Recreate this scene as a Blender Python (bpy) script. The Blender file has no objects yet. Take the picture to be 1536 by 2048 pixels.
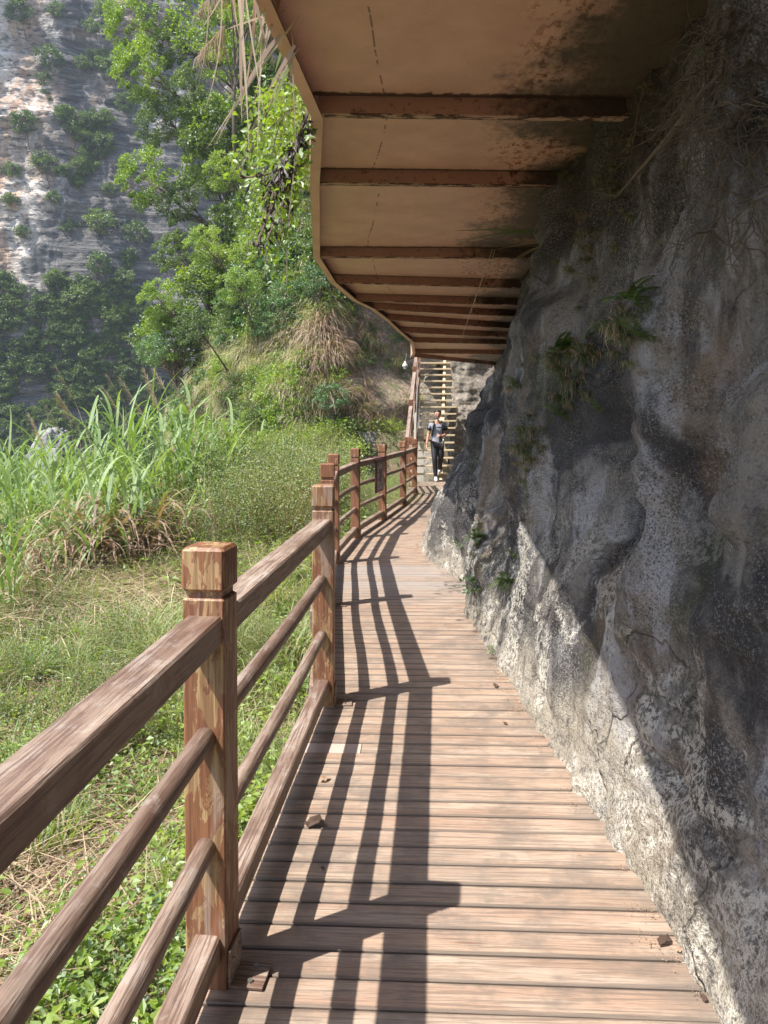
import bpy, math, random
import numpy as np
from mathutils import Vector, Matrix, Euler
R = math.radians
rng = np.random.default_rng(11)
random.seed(11)
scene = bpy.context.scene
HAZE = 0.00042
COL = scene.collection

# ------------------------------------------------------------------ camera, sky, sun, exposure
EYE = 1.536; FPX = 1538.0; PITCH = R(2.0); SHIFT = -0.080
cam = bpy.data.cameras.new('camera')
cam.sensor_fit = 'HORIZONTAL'; cam.sensor_width = 36.0; cam.lens = 36.0 * FPX / 1536.0
cam.shift_y = SHIFT; cam.clip_start = 0.05; cam.clip_end = 3000
camo = bpy.data.objects.new('camera', cam); COL.objects.link(camo)
camo.location = (0, 0, EYE); camo.rotation_euler = (R(90) - PITCH, 0, 0)
scene.camera = camo

SUNV = Vector((-0.67, -0.38, 1.20)).normalized()          # towards the sun
sun_el = math.asin(SUNV.z); sun_az = math.atan2(SUNV.x, SUNV.y)
world = bpy.data.worlds.new('World'); scene.world = world; world.use_nodes = True
wn = world.node_tree.nodes; wl = world.node_tree.links
sky = wn.new('ShaderNodeTexSky'); sky.sky_type = 'NISHITA'; sky.sun_disc = False
sky.sun_elevation = sun_el; sky.sun_rotation = sun_az; sky.air_density = 1.0; sky.dust_density = 1.5; sky.ozone_density = 1.0
wn['Background'].inputs['Strength'].default_value = 0.15
wl.new(sky.outputs[0], wn['Background'].inputs[0])
sl = bpy.data.lights.new('sun', 'SUN'); sl.energy = 4.5; sl.angle = R(0.53); sl.color = (1.0, 0.95, 0.87)
so = bpy.data.objects.new('sun', sl); COL.objects.link(so)
so.rotation_euler = (-SUNV).to_track_quat('-Z', 'Y').to_euler(); so.location = (-6, -4, 12)
vs = scene.view_settings
vs.view_transform = 'Standard'; vs.look = 'None'; vs.gamma = 1.0; vs.use_curve_mapping = False; vs.exposure = 1.08
scene.render.engine = 'CYCLES'
cy = scene.cycles
cy.max_bounces = 6; cy.diffuse_bounces = 4; cy.glossy_bounces = 2; cy.transmission_bounces = 4; cy.transparent_max_bounces = 6; cy.volume_bounces = 0
cy.use_denoising = True; cy.use_adaptive_sampling = True; cy.adaptive_threshold = 0.02
try: cy.denoiser = 'OPENIMAGEDENOISE'
except Exception: pass
cy.sample_clamp_indirect = 6.0

# ------------------------------------------------------------------ pixels to places
def ray(px, py):
    v = Vector(((px - 768) / FPX, 1.0, (1024 - py) / FPX + SHIFT * 1536 / FPX))
    c, s = math.cos(-PITCH), math.sin(-PITCH)
    return Vector((v.x, v.y * c - v.z * s, v.y * s + v.z * c))
def at_z(px, py, z):
    r = ray(px, py); k = (z - EYE) / r.z
    return Vector((r.x * k, r.y * k, z))
def at_y(px, py, y):
    r = ray(px, py); k = y / r.y
    return Vector((r.x * k, y, EYE + r.z * k))

# ------------------------------------------------------------------ numpy noise
def _h(ix, iy, iz, s):
    n = (ix * 374761393 + iy * 668265263 + iz * 2147483647 + s * 974634777) & 0xFFFFFFFF
    n = ((n ^ (n >> 13)) * 1274126177) & 0xFFFFFFFF
    n = ((n ^ (n >> 16)) * 2246822519) & 0xFFFFFFFF
    return ((n ^ (n >> 15)) & 0xFFFFFF) / float(0xFFFFFF)
def vnoise(x, y, z, s=0):
    x, y, z = np.broadcast_arrays(np.asarray(x, float), np.asarray(y, float), np.asarray(z, float))
    ix, iy, iz = [np.floor(a).astype(np.int64) for a in (x, y, z)]
    fx, fy, fz = x - ix, y - iy, z - iz
    fx, fy, fz = [f * f * f * (f * (f * 6 - 15) + 10) for f in (fx, fy, fz)]
    r = 0
    for a in (0, 1):
        wa = fx if a else 1 - fx
        for b in (0, 1):
            wb = fy if b else 1 - fy
            for c in (0, 1):
                wc = fz if c else 1 - fz
                r = r + wa * wb * wc * _h(ix + a, iy + b, iz + c, s)
    return r * 2 - 1
def fbm(x, y, z, o=4, s=0, g=0.5, ridged=False):
    r = 0; a = 1.0; t = 0; f = 1.0
    for i in range(o):
        n = vnoise(x * f, y * f, z * f, s + i)
        if ridged: n = 1 - 2 * np.abs(n)
        r = r + a * n; t += a; a *= g; f *= 2.03
    return r / t

# ------------------------------------------------------------------ objects
def tag(o, label=None, cat=None, group=None, kind=None):
    if label: o['label'] = label
    if cat: o['category'] = cat
    if group: o['group'] = group
    if kind: o['kind'] = kind
    return o
def thing(name, label, cat, loc=(0, 0, 0), rz=0, group=None):
    o = bpy.data.objects.new(name, None); COL.objects.link(o); o.empty_display_size = 0.1
    o.location = loc; o.rotation_euler = (0, 0, rz)
    return tag(o, label, cat, group)
def link(name, me, parent=None, loc=None, rot=None, scl=None):
    o = bpy.data.objects.new(name, me); COL.objects.link(o)
    if parent is not None: o.parent = parent
    if loc is not None: o.location = loc
    if rot is not None: o.rotation_euler = rot
    if scl is not None: o.scale = scl
    return o
def npmesh(name, V, F, mats=(), mi=None, smooth=False, uv=None):
    """V (n,3); F list of int arrays (each (m,3) or (m,4)) or one array"""
    me = bpy.data.meshes.new(name)
    Fs = F if isinstance(F, list) else [F]
    Fs = [np.asarray(f, np.int32) for f in Fs if len(f)]
    nl = sum(f.size for f in Fs); nf = sum(len(f) for f in Fs)
    me.vertices.add(len(V)); me.vertices.foreach_set('co', np.asarray(V, np.float32).ravel())
    me.loops.add(nl); me.loops.foreach_set('vertex_index', np.concatenate([f.ravel() for f in Fs]))
    me.polygons.add(nf)
    tot = np.concatenate([np.full(len(f), f.shape[1], np.int32) for f in Fs])
    st = np.concatenate([[0], np.cumsum(tot)[:-1]]).astype(np.int32)
    me.polygons.foreach_set('loop_start', st)
    try: me.polygons.foreach_set('loop_total', tot)
    except Exception: pass
    for m in mats: me.materials.append(m)
    if mi is not None: me.polygons.foreach_set('material_index', np.asarray(mi, np.int32))
    me.polygons.foreach_set('use_smooth', np.full(nf, smooth))
    if uv is not None:
        l = me.uv_layers.new(name='UVMap'); l.data.foreach_set('uv', np.asarray(uv, np.float32).ravel())
    me.update(calc_edges=True); me.validate()
    return me
class MB:
    """collects shapes for ONE mesh"""
    def __init__(s): s.v = []; s.f = []; s.m = []; s.mi = 0
    def add(s, V, F):
        b = len(s.v); s.v += [tuple(p) for p in V]; s.f += [tuple(i + b for i in f) for f in F]; s.m += [s.mi] * len(F); return s
    def box(s, lo, hi, M=None, ch=0.0):
        x0, y0, z0 = lo; x1, y1, z1 = hi
        V = [(x0, y0, z0), (x1, y0, z0), (x1, y1, z0), (x0, y1, z0), (x0, y0, z1), (x1, y0, z1), (x1, y1, z1), (x0, y1, z1)]
        F = [(0, 3, 2, 1), (4, 5, 6, 7), (0, 1, 5, 4), (1, 2, 6, 5), (2, 3, 7, 6), (3, 0, 4, 7)]
        if ch > 0:
            V, F = chbox(lo, hi, ch)
        if M is not None: V = [M @ Vector(p) for p in V]
        return s.add(V, F)
    def tube(s, pts, rad, n=8, cap=True):
        pts = [Vector(p) for p in pts]; rad = rad if hasattr(rad, '__len__') else [rad] * len(pts)
        V = []; F = []; up = None
        for i, p in enumerate(pts):
            d = (pts[min(i + 1, len(pts) - 1)] - pts[max(i - 1, 0)])
            d = d.normalized() if d.length > 1e-9 else Vector((0, 0, 1))
            if up is None: up = d.orthogonal().normalized()
            up = (up - d * up.dot(d)).normalized(); b = d.cross(up)
            for k in range(n):
                a = 2 * math.pi * k / n
                V.append(p + (up * math.cos(a) + b * math.sin(a)) * rad[i])
        for i in range(len(pts) - 1):
            for k in range(n):
                F.append((i * n + k, i * n + (k + 1) % n, (i + 1) * n + (k + 1) % n, (i + 1) * n + k))
        if cap:
            F.append(tuple(range(n))[::-1]); F.append(tuple((len(pts) - 1) * n + k for k in range(n)))
        return s.add(V, F)
    def mesh(s, name, mats=(), smooth=False, auto=None):
        me = bpy.data.meshes.new(name); me.from_pydata(s.v, [], s.f)
        for m in (mats if isinstance(mats, (list, tuple)) else [mats]): me.materials.append(m)
        me.polygons.foreach_set('material_index', np.array(s.m, np.int32))
        if smooth: me.polygons.foreach_set('use_smooth', np.ones(len(s.f), bool))
        me.update(); return me
    def build(s, name, mats, parent=None, smooth=False, **k):
        return link(name, s.mesh(name, mats, smooth), parent, **k)
def chbox(lo, hi, c):
    """box with chamfered edges (octagonal rings)"""
    x0, y0, z0 = lo; x1, y1, z1 = hi
    def ring(z, i):
        a, b, d, e = x0 + i, x1 - i, y0 + i, y1 - i; k = c * 0.8
        return [(a + k, d, z), (b - k, d, z), (b, d + k, z), (b, e - k, z), (b - k, e, z), (a + k, e, z), (a, e - k, z), (a, d + k, z)]
    V = ring(z0, c) + ring(z0 + c, 0) + ring(z1 - c, 0) + ring(z1, c); F = [tuple(range(8))[::-1], tuple(range(24, 32))]
    for r in range(3):
        for k in range(8): F.append((r * 8 + k, r * 8 + (k + 1) % 8, (r + 1) * 8 + (k + 1) % 8, (r + 1) * 8 + k))
    return V, F
def beam_between(p, q, w, h, up=Vector((0, 0, 1))):
    """matrix whose local X runs p->q"""
    p, q = Vector(p), Vector(q); x = (q - p); L = x.length; x.normalize()
    y = up.cross(x).normalized(); z = x.cross(y)
    M = Matrix((x, y, z)).transposed().to_4x4(); M.translation = p
    return M, L

# ------------------------------------------------------------------ materials
class NT:
    def __init__(s, name):
        s.m = bpy.data.materials.new(name); s.m.use_nodes = True; s.t = s.m.node_tree; s.n = s.t.nodes
        s.b = s.n['Principled BSDF']; s.out = s.n['Material Output']
    def node(s, typ, ins=None, **props):
        n = s.n.new(typ)
        for k, v in props.items(): setattr(n, k, v)
        for k, v in (ins or {}).items():
            i = n.inputs[k]
            if isinstance(v, bpy.types.NodeSocket): s.t.links.new(v, i)
            else: i.default_value = v
        return n
    def set(s, k, v):
        i = s.b.inputs[k]
        if isinstance(v, bpy.types.NodeSocket): s.t.links.new(v, i)
        else: i.default_value = v
    def coord(s, which='Object'): return s.node('ShaderNodeTexCoord').outputs[which]
    def pos(s): return s.node('ShaderNodeNewGeometry').outputs['Position']
    def map(s, v, scale=(1, 1, 1), loc=(0, 0, 0), rot=(0, 0, 0)):
        return s.node('ShaderNodeMapping', {'Vector': v, 'Scale': scale, 'Location': loc, 'Rotation': rot}).outputs[0]
    def noise(s, v, scale, detail=3, rough=0.55, dist=0.0):
        return s.node('ShaderNodeTexNoise', {'Vector': v, 'Scale': scale, 'Detail': detail, 'Roughness': rough, 'Distortion': dist}).outputs[0]
    def voro(s, v, scale, feature='F1', out=0, rnd=1.0):
        return s.node('ShaderNodeTexVoronoi', {'Vector': v, 'Scale': scale, 'Randomness': rnd}, feature=feature).outputs[out]
    def ramp(s, f, stops, interp='LINEAR'):
        n = s.node('ShaderNodeValToRGB', {'Fac': f}); cr = n.color_ramp; cr.interpolation = interp
        while len(cr.elements) < len(stops): cr.elements.new(0.5)
        for e, (p, c) in zip(cr.elements, stops):
            e.position = p; e.color = (c, c, c, 1) if not hasattr(c, '__len__') else (*c, 1)
        return n.outputs[0]
    def sm(s, f, a, b):      # smoothstep a..b
        return s.node('ShaderNodeMapRange', {'Value': f, 'From Min': a, 'From Max': b, 'To Min': 0.0, 'To Max': 1.0}, interpolation_type='SMOOTHSTEP').outputs[0]
    def mix(s, f, a, b, mode='MIX'):
        n = s.node('ShaderNodeMix', data_type='RGBA', blend_type=mode)
        for i, v in ((0, f), (6, a), (7, b)):
            k = n.inputs[i]
            if isinstance(v, bpy.types.NodeSocket): s.t.links.new(v, k)
            else: k.default_value = (v if i == 0 else ((*v, 1) if len(v) == 3 else v))
        return n.outputs[2]
    def math(s, op, a, b=0.0, c=None):
        n = s.node('ShaderNodeMath', operation=op)
        for i, v in enumerate((a, b, c)):
            if v is None: continue
            if isinstance(v, bpy.types.NodeSocket): s.t.links.new(v, n.inputs[i])
            else: n.inputs[i].default_value = v
        return n.outputs[0]
    def sep(s, v):
        return s.node('ShaderNodeSeparateXYZ', {'Vector': v}).outputs
    def vadd(s, a, b, op='ADD'):
        n = s.node('ShaderNodeVectorMath', operation=op)
        for i, v in enumerate((a, b)):
            if isinstance(v, bpy.types.NodeSocket): s.t.links.new(v, n.inputs[i])
            else: n.inputs[i].default_value = v
        return n.outputs[0]
    def bump(s, h, strength=0.3, dist=0.01):
        s.set('Normal', s.node('ShaderNodeBump', {'Height': h, 'Strength': strength, 'Distance': dist}).outputs[0])
    def rnd(s): return s.node('ShaderNodeObjectInfo').outputs['Random']
    def island(s): return s.node('ShaderNodeNewGeometry').outputs['Random Per Island']

def mat_plain(name, col, rough=0.7, metal=0.0, noise_amt=0.15, scale=20):
    t = NT(name); n = t.noise(t.coord(), scale, 3)
    t.set('Base Color', t.mix(n, tuple(c * (1 - noise_amt) for c in col), tuple(min(1, c * (1 + noise_amt)) for c in col)))
    t.set('Roughness', rough); t.set('Metallic', metal); t.bump(n, 0.1, 0.003)
    return t.m

def mat_deck():
    t = NT('deck wood'); r = t.rnd(); oc = t.coord()
    off = t.node('ShaderNodeCombineXYZ', {'X': t.math('MULTIPLY', r, 37.0), 'Y': t.math('MULTIPLY', r, 91.0), 'Z': 0.0}).outputs[0]
    v = t.vadd(oc, off)
    grain = t.noise(t.map(v, (5.0, 90, 30)), 1.0, 4, 0.6, 0.4)
    fine = t.noise(t.map(v, (18.0, 420, 100)), 1.0, 2, 0.6)
    blot = t.noise(t.map(v, (3.4, 14, 10)), 1.0, 3, 0.6)
    wp = t.pos(); big = t.noise(wp, 1.1, 3, 0.6); grime = t.noise(wp, 5.0, 4, 0.65)
    c = t.ramp(r, [(0.0, (0.36, 0.235, 0.165)), (0.3, (0.43, 0.28, 0.20)), (0.6, (0.37, 0.26, 0.19)), (0.85, (0.46, 0.31, 0.22)), (1.0, (0.40, 0.30, 0.235))])
    c = t.mix(t.sm(blot, 0.42, 0.68), c, (0.47, 0.37, 0.29))
    c = t.mix(t.math('MULTIPLY', t.sm(grain, 0.48, 0.62), 0.68), c, (0.17, 0.115, 0.085))
    c = t.mix(t.math('MULTIPLY', t.sm(fine, 0.52, 0.62), 0.60), c, (0.13, 0.095, 0.075))
    c = t.mix(t.math('MULTIPLY', t.sm(grime, 0.46, 0.66), 0.62), c, (0.15, 0.12, 0.10))
    c = t.mix(t.math('MULTIPLY', t.sm(big, 0.5, 0.75), 0.35), c, (0.26, 0.22, 0.19))
    # edges of each board weather darker: joints hold dirt
    y = t.sep(oc)[1]; e = t.sm(t.math('ABSOLUTE', t.math('ADD', y, t.math('MULTIPLY', t.math('SUBTRACT', grime, 0.5), 0.02))), 0.038, 0.050)
    c = t.mix(t.math('MULTIPLY', e, 0.8), c, (0.12, 0.09, 0.07))
    # knots
    k = t.voro(t.map(v, (2.6, 13, 1)), 1.0); kn = t.math('SUBTRACT', 1.0, t.sm(k, 0.03, 0.10))
    c = t.mix(t.math('MULTIPLY', kn, 0.75), c, (0.16, 0.08, 0.045))
    # worn grey reach half way along, and damp stains near the rock foot
    px_, py_, _z = t.sep(wp)
    gy_ = t.math('MULTIPLY', t.sm(py_, 6.4, 6.6), t.math('SUBTRACT', 1.0, t.sm(py_, 8.3, 8.5)))
    c = t.mix(t.math('MULTIPLY', gy_, t.math('ADD', 0.25, t.math('MULTIPLY', t.sm(r, 0.3, 0.7), 0.5))), c, (0.30, 0.27, 0.26))
    dm = t.sm(t.math('ADD', px_, t.math('MULTIPLY', t.math('SUBTRACT', grime, 0.5), 0.9)), 0.42, 0.80)
    c = t.mix(t.math('MULTIPLY', dm, t.math('MULTIPLY', t.sm(big, 0.42, 0.60), 0.65)), c, (0.14, 0.115, 0.095))
    c = t.mix(0.16, c, (.30, .27, .25)); c = t.mix(1.0, c, (.92, .90, .865), 'MULTIPLY'); t.set('Base Color', c); t.set('Roughness', t.ramp(blot, [(0.3, 0.62), (0.7, 0.8)]))
    t.bump(t.math('ADD', t.math('MULTIPLY', grain, 0.6), t.math('MULTIPLY', fine, 0.5)), 0.5, 0.004)
    return t.m
def mat_rail(name, dark=0.0):
    t = NT(name); r = t.rnd(); v = t.vadd(t.coord(), t.node('ShaderNodeCombineXYZ', {'X': t.math('MULTIPLY', r, 31.0), 'Y': t.math('MULTIPLY', r, 7.0), 'Z': r}).outputs[0])
    g = t.noise(t.map(v, (4.0, 120, 120)), 1.0, 4, 0.65, 0.3); f = t.noise(t.map(v, (14.0, 400, 400)), 1.0, 2, 0.6); s_ = t.noise(v, 9.0, 5, 0.7, 0.4)
    b = t.noise(t.map(v, (2.2, 12, 12)), 1.0, 4, 0.6)
    c = t.mix(t.sm(b, 0.3, 0.62), (0.150 - dark * .06, 0.088 - dark * .045, 0.062 - dark * .035), (0.30 - dark * .15, 0.225 - dark * .13, 0.175 - dark * .105))
    c = t.mix(t.math('MULTIPLY', t.sm(s_, 0.54, 0.62), 0.45), c, (0.36, 0.31, 0.275)); c = t.mix(t.math('MULTIPLY', t.sm(s_, 0.44, 0.36), 0.4), c, (0.12, 0.07, 0.055))
    c = t.mix(t.math('MULTIPLY', t.sm(b, 0.58, 0.72), 0.6), c, (0.42, 0.36, 0.31))
    c = t.mix(t.math('MULTIPLY', t.sm(g, 0.48, 0.60), 0.75), c, (0.10, 0.055, 0.04))
    c = t.mix(t.math('MULTIPLY', t.sm(f, 0.56, 0.7), 0.5), c, (0.09, 0.05, 0.04))
    t.set('Base Color', c); t.set('Roughness', t.ramp(b, [(0.3, 0.42), (0.7, 0.7)]))
    t.bump(t.math('ADD', g, t.math('MULTIPLY', f, 0.6)), 0.5, 0.004)
    return t.m
def mat_post(name, peel):
    """reddish varnish that has peeled from yellow wood"""
    t = NT(name); r = t.rnd(); v = t.vadd(t.coord(), t.node('ShaderNodeCombineXYZ', {'X': t.math('MULTIPLY', r, 13.0), 'Y': t.math('MULTIPLY', r, 29.0), 'Z': t.math('MULTIPLY', r, 5.0)}).outputs[0])
    g = t.noise(t.map(v, (70, 70, 3.2)), 1.0, 4, 0.6, 0.5); f = t.noise(t.map(v, (230, 230, 7)), 1.0, 3)
    p = t.noise(t.map(v, (19, 19, 6.0)), 1.0, 5, 0.68, 0.6)
    q = t.noise(t.map(v, (9, 9, 2.4)), 1.0, 3, 0.6, 0.5)
    var = t.mix(t.sm(g, 0.35, 0.65), (0.14, 0.056, 0.028), (0.24, 0.105, 0.050))
    raw = t.mix(t.sm(g, 0.4, 0.62), (0.20, 0.110, 0.050), (0.38, 0.25, 0.125))
    grey = t.mix(t.sm(f, 0.4, 0.65), (0.22, 0.155, 0.115), (0.36, 0.28, 0.22))
    c = t.mix(t.sm(p, peel, peel + 0.03), var, raw)
    c = t.mix(t.math('MULTIPLY', t.sm(q, 0.56 + (peel - .50), 0.61 + (peel - .50)), 0.7), c, grey)
    c = t.mix(t.math('MULTIPLY', t.sm(f, 0.58, 0.7), 0.5), c, (0.10, 0.045, 0.02))
    t.set('Base Color', c); t.set('Roughness', 0.55)
    t.bump(t.math('ADD', t.math('MULTIPLY', t.sm(p, peel, peel + 0.03), -0.6), t.math('MULTIPLY', f, 0.5)), 0.35, 0.003)
    return t.m
def mat_steel(name, rusty=0.0):
    """painted steel; UV.x runs from the free edge (0) to the rock (1), UV.y across the panel"""
    t = NT(name); uv = t.coord('UV'); u, w, _ = t.sep(uv); p = t.pos()
    n1 = t.noise(p, 3.0, 5, 0.6); n2 = t.noise(p, 22.0, 4, 0.7); n3 = t.noise(p, 1.1, 3, 0.5); n4 = t.noise(t.map(p, (1.6, 1.0, 2)), 13.0, 5, 0.75)
    c = t.mix(t.sm(n1, 0.3, 0.7), (0.56, 0.355, 0.265), (0.68, 0.455, 0.345))
    c = t.mix(t.math('MULTIPLY', t.sm(n3, 0.45, 0.7), 0.5), c, (0.62, 0.44, 0.35))
    c = t.mix(t.math('MULTIPLY', t.sm(n2, 0.60, 0.72), 0.35), c, (0.36, 0.19, 0.11))
    # rust blooms towards the rock
    un = t.math('ADD', u, t.math('MULTIPLY', t.math('SUBTRACT', n1, 0.5), 0.45))
    rust = t.math('MULTIPLY', t.sm(un, 0.42, 0.60), t.sm(n4, 0.52, 0.57))
    c = t.mix(rust, c, t.mix(n2, (0.20, 0.055, 0.02), (0.42, 0.14, 0.045)))
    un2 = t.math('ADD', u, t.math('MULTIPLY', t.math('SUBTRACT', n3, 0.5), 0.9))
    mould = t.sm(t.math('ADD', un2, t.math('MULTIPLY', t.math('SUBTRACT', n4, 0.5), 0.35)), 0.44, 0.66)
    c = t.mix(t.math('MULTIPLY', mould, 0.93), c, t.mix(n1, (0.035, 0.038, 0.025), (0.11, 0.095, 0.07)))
    c = t.mix(1.0, c, (1.02, .93, .89), 'MULTIPLY')
    if not rusty:
        # rust line where panel meets the beams, broken; and a dashed weld line
        e = t.math('ADD', w, t.math('MULTIPLY', t.math('SUBTRACT', n2, 0.5), 0.05))
        c = t.mix(t.math('MULTIPLY', t.sm(e, 0.972, 0.982), 0.92), c, (0.04, 0.02, 0.015))
        for cx, wob in ((0.17, 0.012), (0.63, 0.01)):
            s = t.math('ABSOLUTE', t.math('SUBTRACT', t.math('ADD', u, t.math('MULTIPLY', t.math('SUBTRACT', n3, 0.5), 0.03)), cx))
            line = t.math('MULTIPLY', t.math('SUBTRACT', 1.0, t.sm(s, 0.0008, 0.0026)), t.sm(t.noise(t.map(uv, (2, 14, 1)), 1.6, 1), 0.52, 0.56))
            c = t.mix(t.math('MULTIPLY', line, 0.85), c, (0.09, 0.035, 0.02))
    else:
        c = t.mix(t.math('MULTIPLY', t.sm(n4, 0.56, 0.62), 0.55), c, (0.10, 0.045, 0.025))
    if rusty: c = t.mix(1.0, c, (.55, .46, .42), 'MULTIPLY')
    t.set('Base Color', c); t.set('Roughness', 0.5); t.bump(t.math('ADD', n2, t.math('MULTIPLY', rust, 0.8)), 0.2, 0.004)
    return t.m
def mat_rock():
    t = NT('limestone'); p = t.pos(); x, y, z = t.sep(p)
    warp = t.noise(p, 0.9, 3, 0.6)
    streak = t.noise(t.map(p, (2.2, 1.7, 0.34)), 1.0, 5, 0.62, 1.2)
    streak2 = t.noise(t.map(p, (5.0, 4.2, 0.62), (3, 8, 1)), 1.0, 5, 0.62, 0.9)
    blotch = t.noise(t.map(p, (1, 1, .75)), 0.95, 5, 0.62, 0.6)
    gr = t.noise(p, 120.0, 2, 0.8); gr2 = t.noise(p, 42.0, 4, 0.8); gr3 = t.noise(p, 14.0, 4, 0.7)
    c = t.mix(t.sm(streak, 0.40, 0.60), (0.090, 0.082, 0.078), (0.250, 0.222, 0.193))
    c = t.mix(t.math('MULTIPLY', t.sm(gr3, 0.42, 0.62), 0.45), c, (0.26, 0.235, 0.205))
    c = t.mix(t.math('MULTIPLY', t.sm(streak2, 0.51, 0.59), 0.85), c, (0.345, 0.335, 0.335))
    c = t.mix(t.math('MULTIPLY', t.sm(blotch, 0.47, 0.56), 0.92), c, (0.036, 0.033, 0.034))
    c = t.mix(t.math('MULTIPLY', t.sm(t.noise(p, 1.25, 4, 0.6, 0.6), 0.53, 0.66), 0.65), c, (0.205, 0.140, 0.085))
    c = t.mix(t.math('MULTIPLY', t.sm(t.noise(t.map(p, (1, 1, .6), (9, 2, 4)), 2.1, 4, 0.6, 0.6), 0.56, 0.68), 0.65), c, (0.060, 0.064, 0.026))
    # black algae on the wet buttress and damp humus stains with painted overhead shade
    butt = t.math('MULTIPLY', t.sm(t.math('ADD', y, t.math('MULTIPLY', warp, 2.0)), 7.4, 8.6), t.math('SUBTRACT', 1.0, t.sm(y, 12.0, 14.0)))
    c = t.mix(t.math('MULTIPLY', t.math('MULTIPLY', butt, t.sm(streak2, 0.60, 0.42)), 0.85), c, (0.045, 0.044, 0.050))
    hum_shade = t.sm(t.math('ADD', z, t.math('MULTIPLY', t.math('SUBTRACT', blotch, 0.5), 4.5)), 2.0, 3.2)
    c = t.mix(t.math('MULTIPLY', hum_shade, 0.80), c, t.mix(gr3, (0.022, 0.018, 0.012), (0.085, 0.068, 0.045)))
    # tan outcrop by the stairs
    c = t.mix(t.math('MULTIPLY', t.sm(y, 20.0, 21.5), 0.75), c, t.mix(t.sm(gr3, .35, .65), (0.20, 0.165, 0.13), (0.40, 0.35, 0.29)))
    # pale crust near the foot
    foot = t.math('SUBTRACT', 1.0, t.sm(t.math('ADD', z, t.math('MULTIPLY', t.math('SUBTRACT', warp, 0.5), 1.5)), 0.0, 0.50))
    c = t.mix(t.math('MULTIPLY', t.math('MULTIPLY', foot, 0.85), t.sm(gr3, 0.25, 0.55)), c, (0.42, 0.37, 0.29))
    lich = t.math('MULTIPLY', t.sm(t.noise(p, 2.6, 4, 0.6, 0.5), 0.50, 0.58), t.math('MULTIPLY', t.sm(gr2, 0.47, 0.52), t.math('SUBTRACT', 1.0, t.sm(z, 0.3, 1.5))))
    c = t.mix(t.math('MULTIPLY', lich, 0.85), c, (0.62, 0.58, 0.50))
    # speckle
    spk = t.math('ADD', 0.25, t.math('MULTIPLY', t.sm(t.noise(p, 1.9, 4, 0.6, 0.4), 0.42, 0.62), 0.75))
    c = t.mix(t.math('MULTIPLY', t.math('MULTIPLY', t.sm(gr, 0.54, 0.62), 0.60), spk), c, (0.42, 0.40, 0.36))
    c = t.mix(t.math('MULTIPLY', t.math('MULTIPLY', t.sm(gr, 0.47, 0.40), 0.75), spk), c, (0.030, 0.028, 0.030))
    c = t.mix(t.math('MULTIPLY', t.sm(gr2, 0.46, 0.36), 0.6), c, (0.045, 0.042, 0.042))
    t.set('Base Color', c); t.set('Roughness', 0.85); t.set('Specular IOR Level', 0.25)
    h = t.math('ADD', t.math('MULTIPLY', gr, 0.35), t.math('ADD', t.math('MULTIPLY', gr2, 0.8), t.math('MULTIPLY', gr3, 1.6)))
    wv = t.vadd(t.map(p, (.8, .8, 1.1)), t.node('ShaderNodeTexNoise', {'Vector': p, 'Scale': 1.6, 'Detail': 4, 'Roughness': .6}).outputs['Color'])
    ck = t.voro(wv, 1.5, 'DISTANCE_TO_EDGE'); crack = t.math('MULTIPLY', t.math('SUBTRACT', 1.0, t.sm(ck, 0.0, 0.022)), t.sm(t.noise(p, 1.1, 2), 0.50, 0.60))
    c = t.mix(t.math('MULTIPLY', crack, 0.3), c, (0.02, 0.018, 0.016)); t.set('Base Color', c)
    t.bump(t.math('SUBTRACT', h, t.math('MULTIPLY', crack, 0.8)), 0.9, 0.03)
    return t.m
def mat_cliff():
    t = NT('far cliff rock'); p = t.pos(); x, y, z = t.sep(p)
    st = t.noise(t.map(p, (0.10, 0.10, 1.3)), 1.0, 6, 0.75, 0.8)
    v = t.noise(t.map(p, (0.22, 0.22, 0.06)), 1.0, 6, 0.68, 0.8)
    b = t.noise(p, 0.09, 4, 0.6, 0.3); f = t.noise(t.map(p, (.6, .6, 1.6)), 1.0, 5, 0.7)
    c = t.mix(t.sm(st, 0.35, 0.65), (0.055, 0.055, 0.060), (0.23, 0.215, 0.20))
    c = t.mix(t.math('MULTIPLY', t.sm(t.noise(p, 0.07, 4, 0.6, 0.5), 0.52, 0.64), 0.5), c, (0.34, 0.22, 0.14))
    c = t.mix(t.math('MULTIPLY', t.sm(v, 0.54, 0.66), 0.75), c, t.mix(f, (0.30, 0.28, 0.27), (0.62, 0.59, 0.56)))
    left = t.math('SUBTRACT', 1.0, t.sm(t.math('ADD', x, t.math('MULTIPLY', b, 34.0)), -52.0, -40.0))
    hi = t.sm(z, 14.0, 34.0)
    c = t.mix(t.math('MULTIPLY', t.math('MULTIPLY', left, hi), t.sm(f, 0.30, 0.55)), c, t.mix(t.sm(v, 0.4, 0.6), (0.50, 0.31, 0.20), (0.72, 0.66, 0.60)))
    c = t.mix(t.math('MULTIPLY', t.sm(f, 0.5, 0.4), 0.5), c, (0.06, 0.06, 0.065))
    t.set('Base Color', c); t.set('Roughness', 0.9)
    t.bump(t.math('ADD', st, t.math('MULTIPLY', f, 0.8)), 0.9, 0.8)
    return t.m
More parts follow.
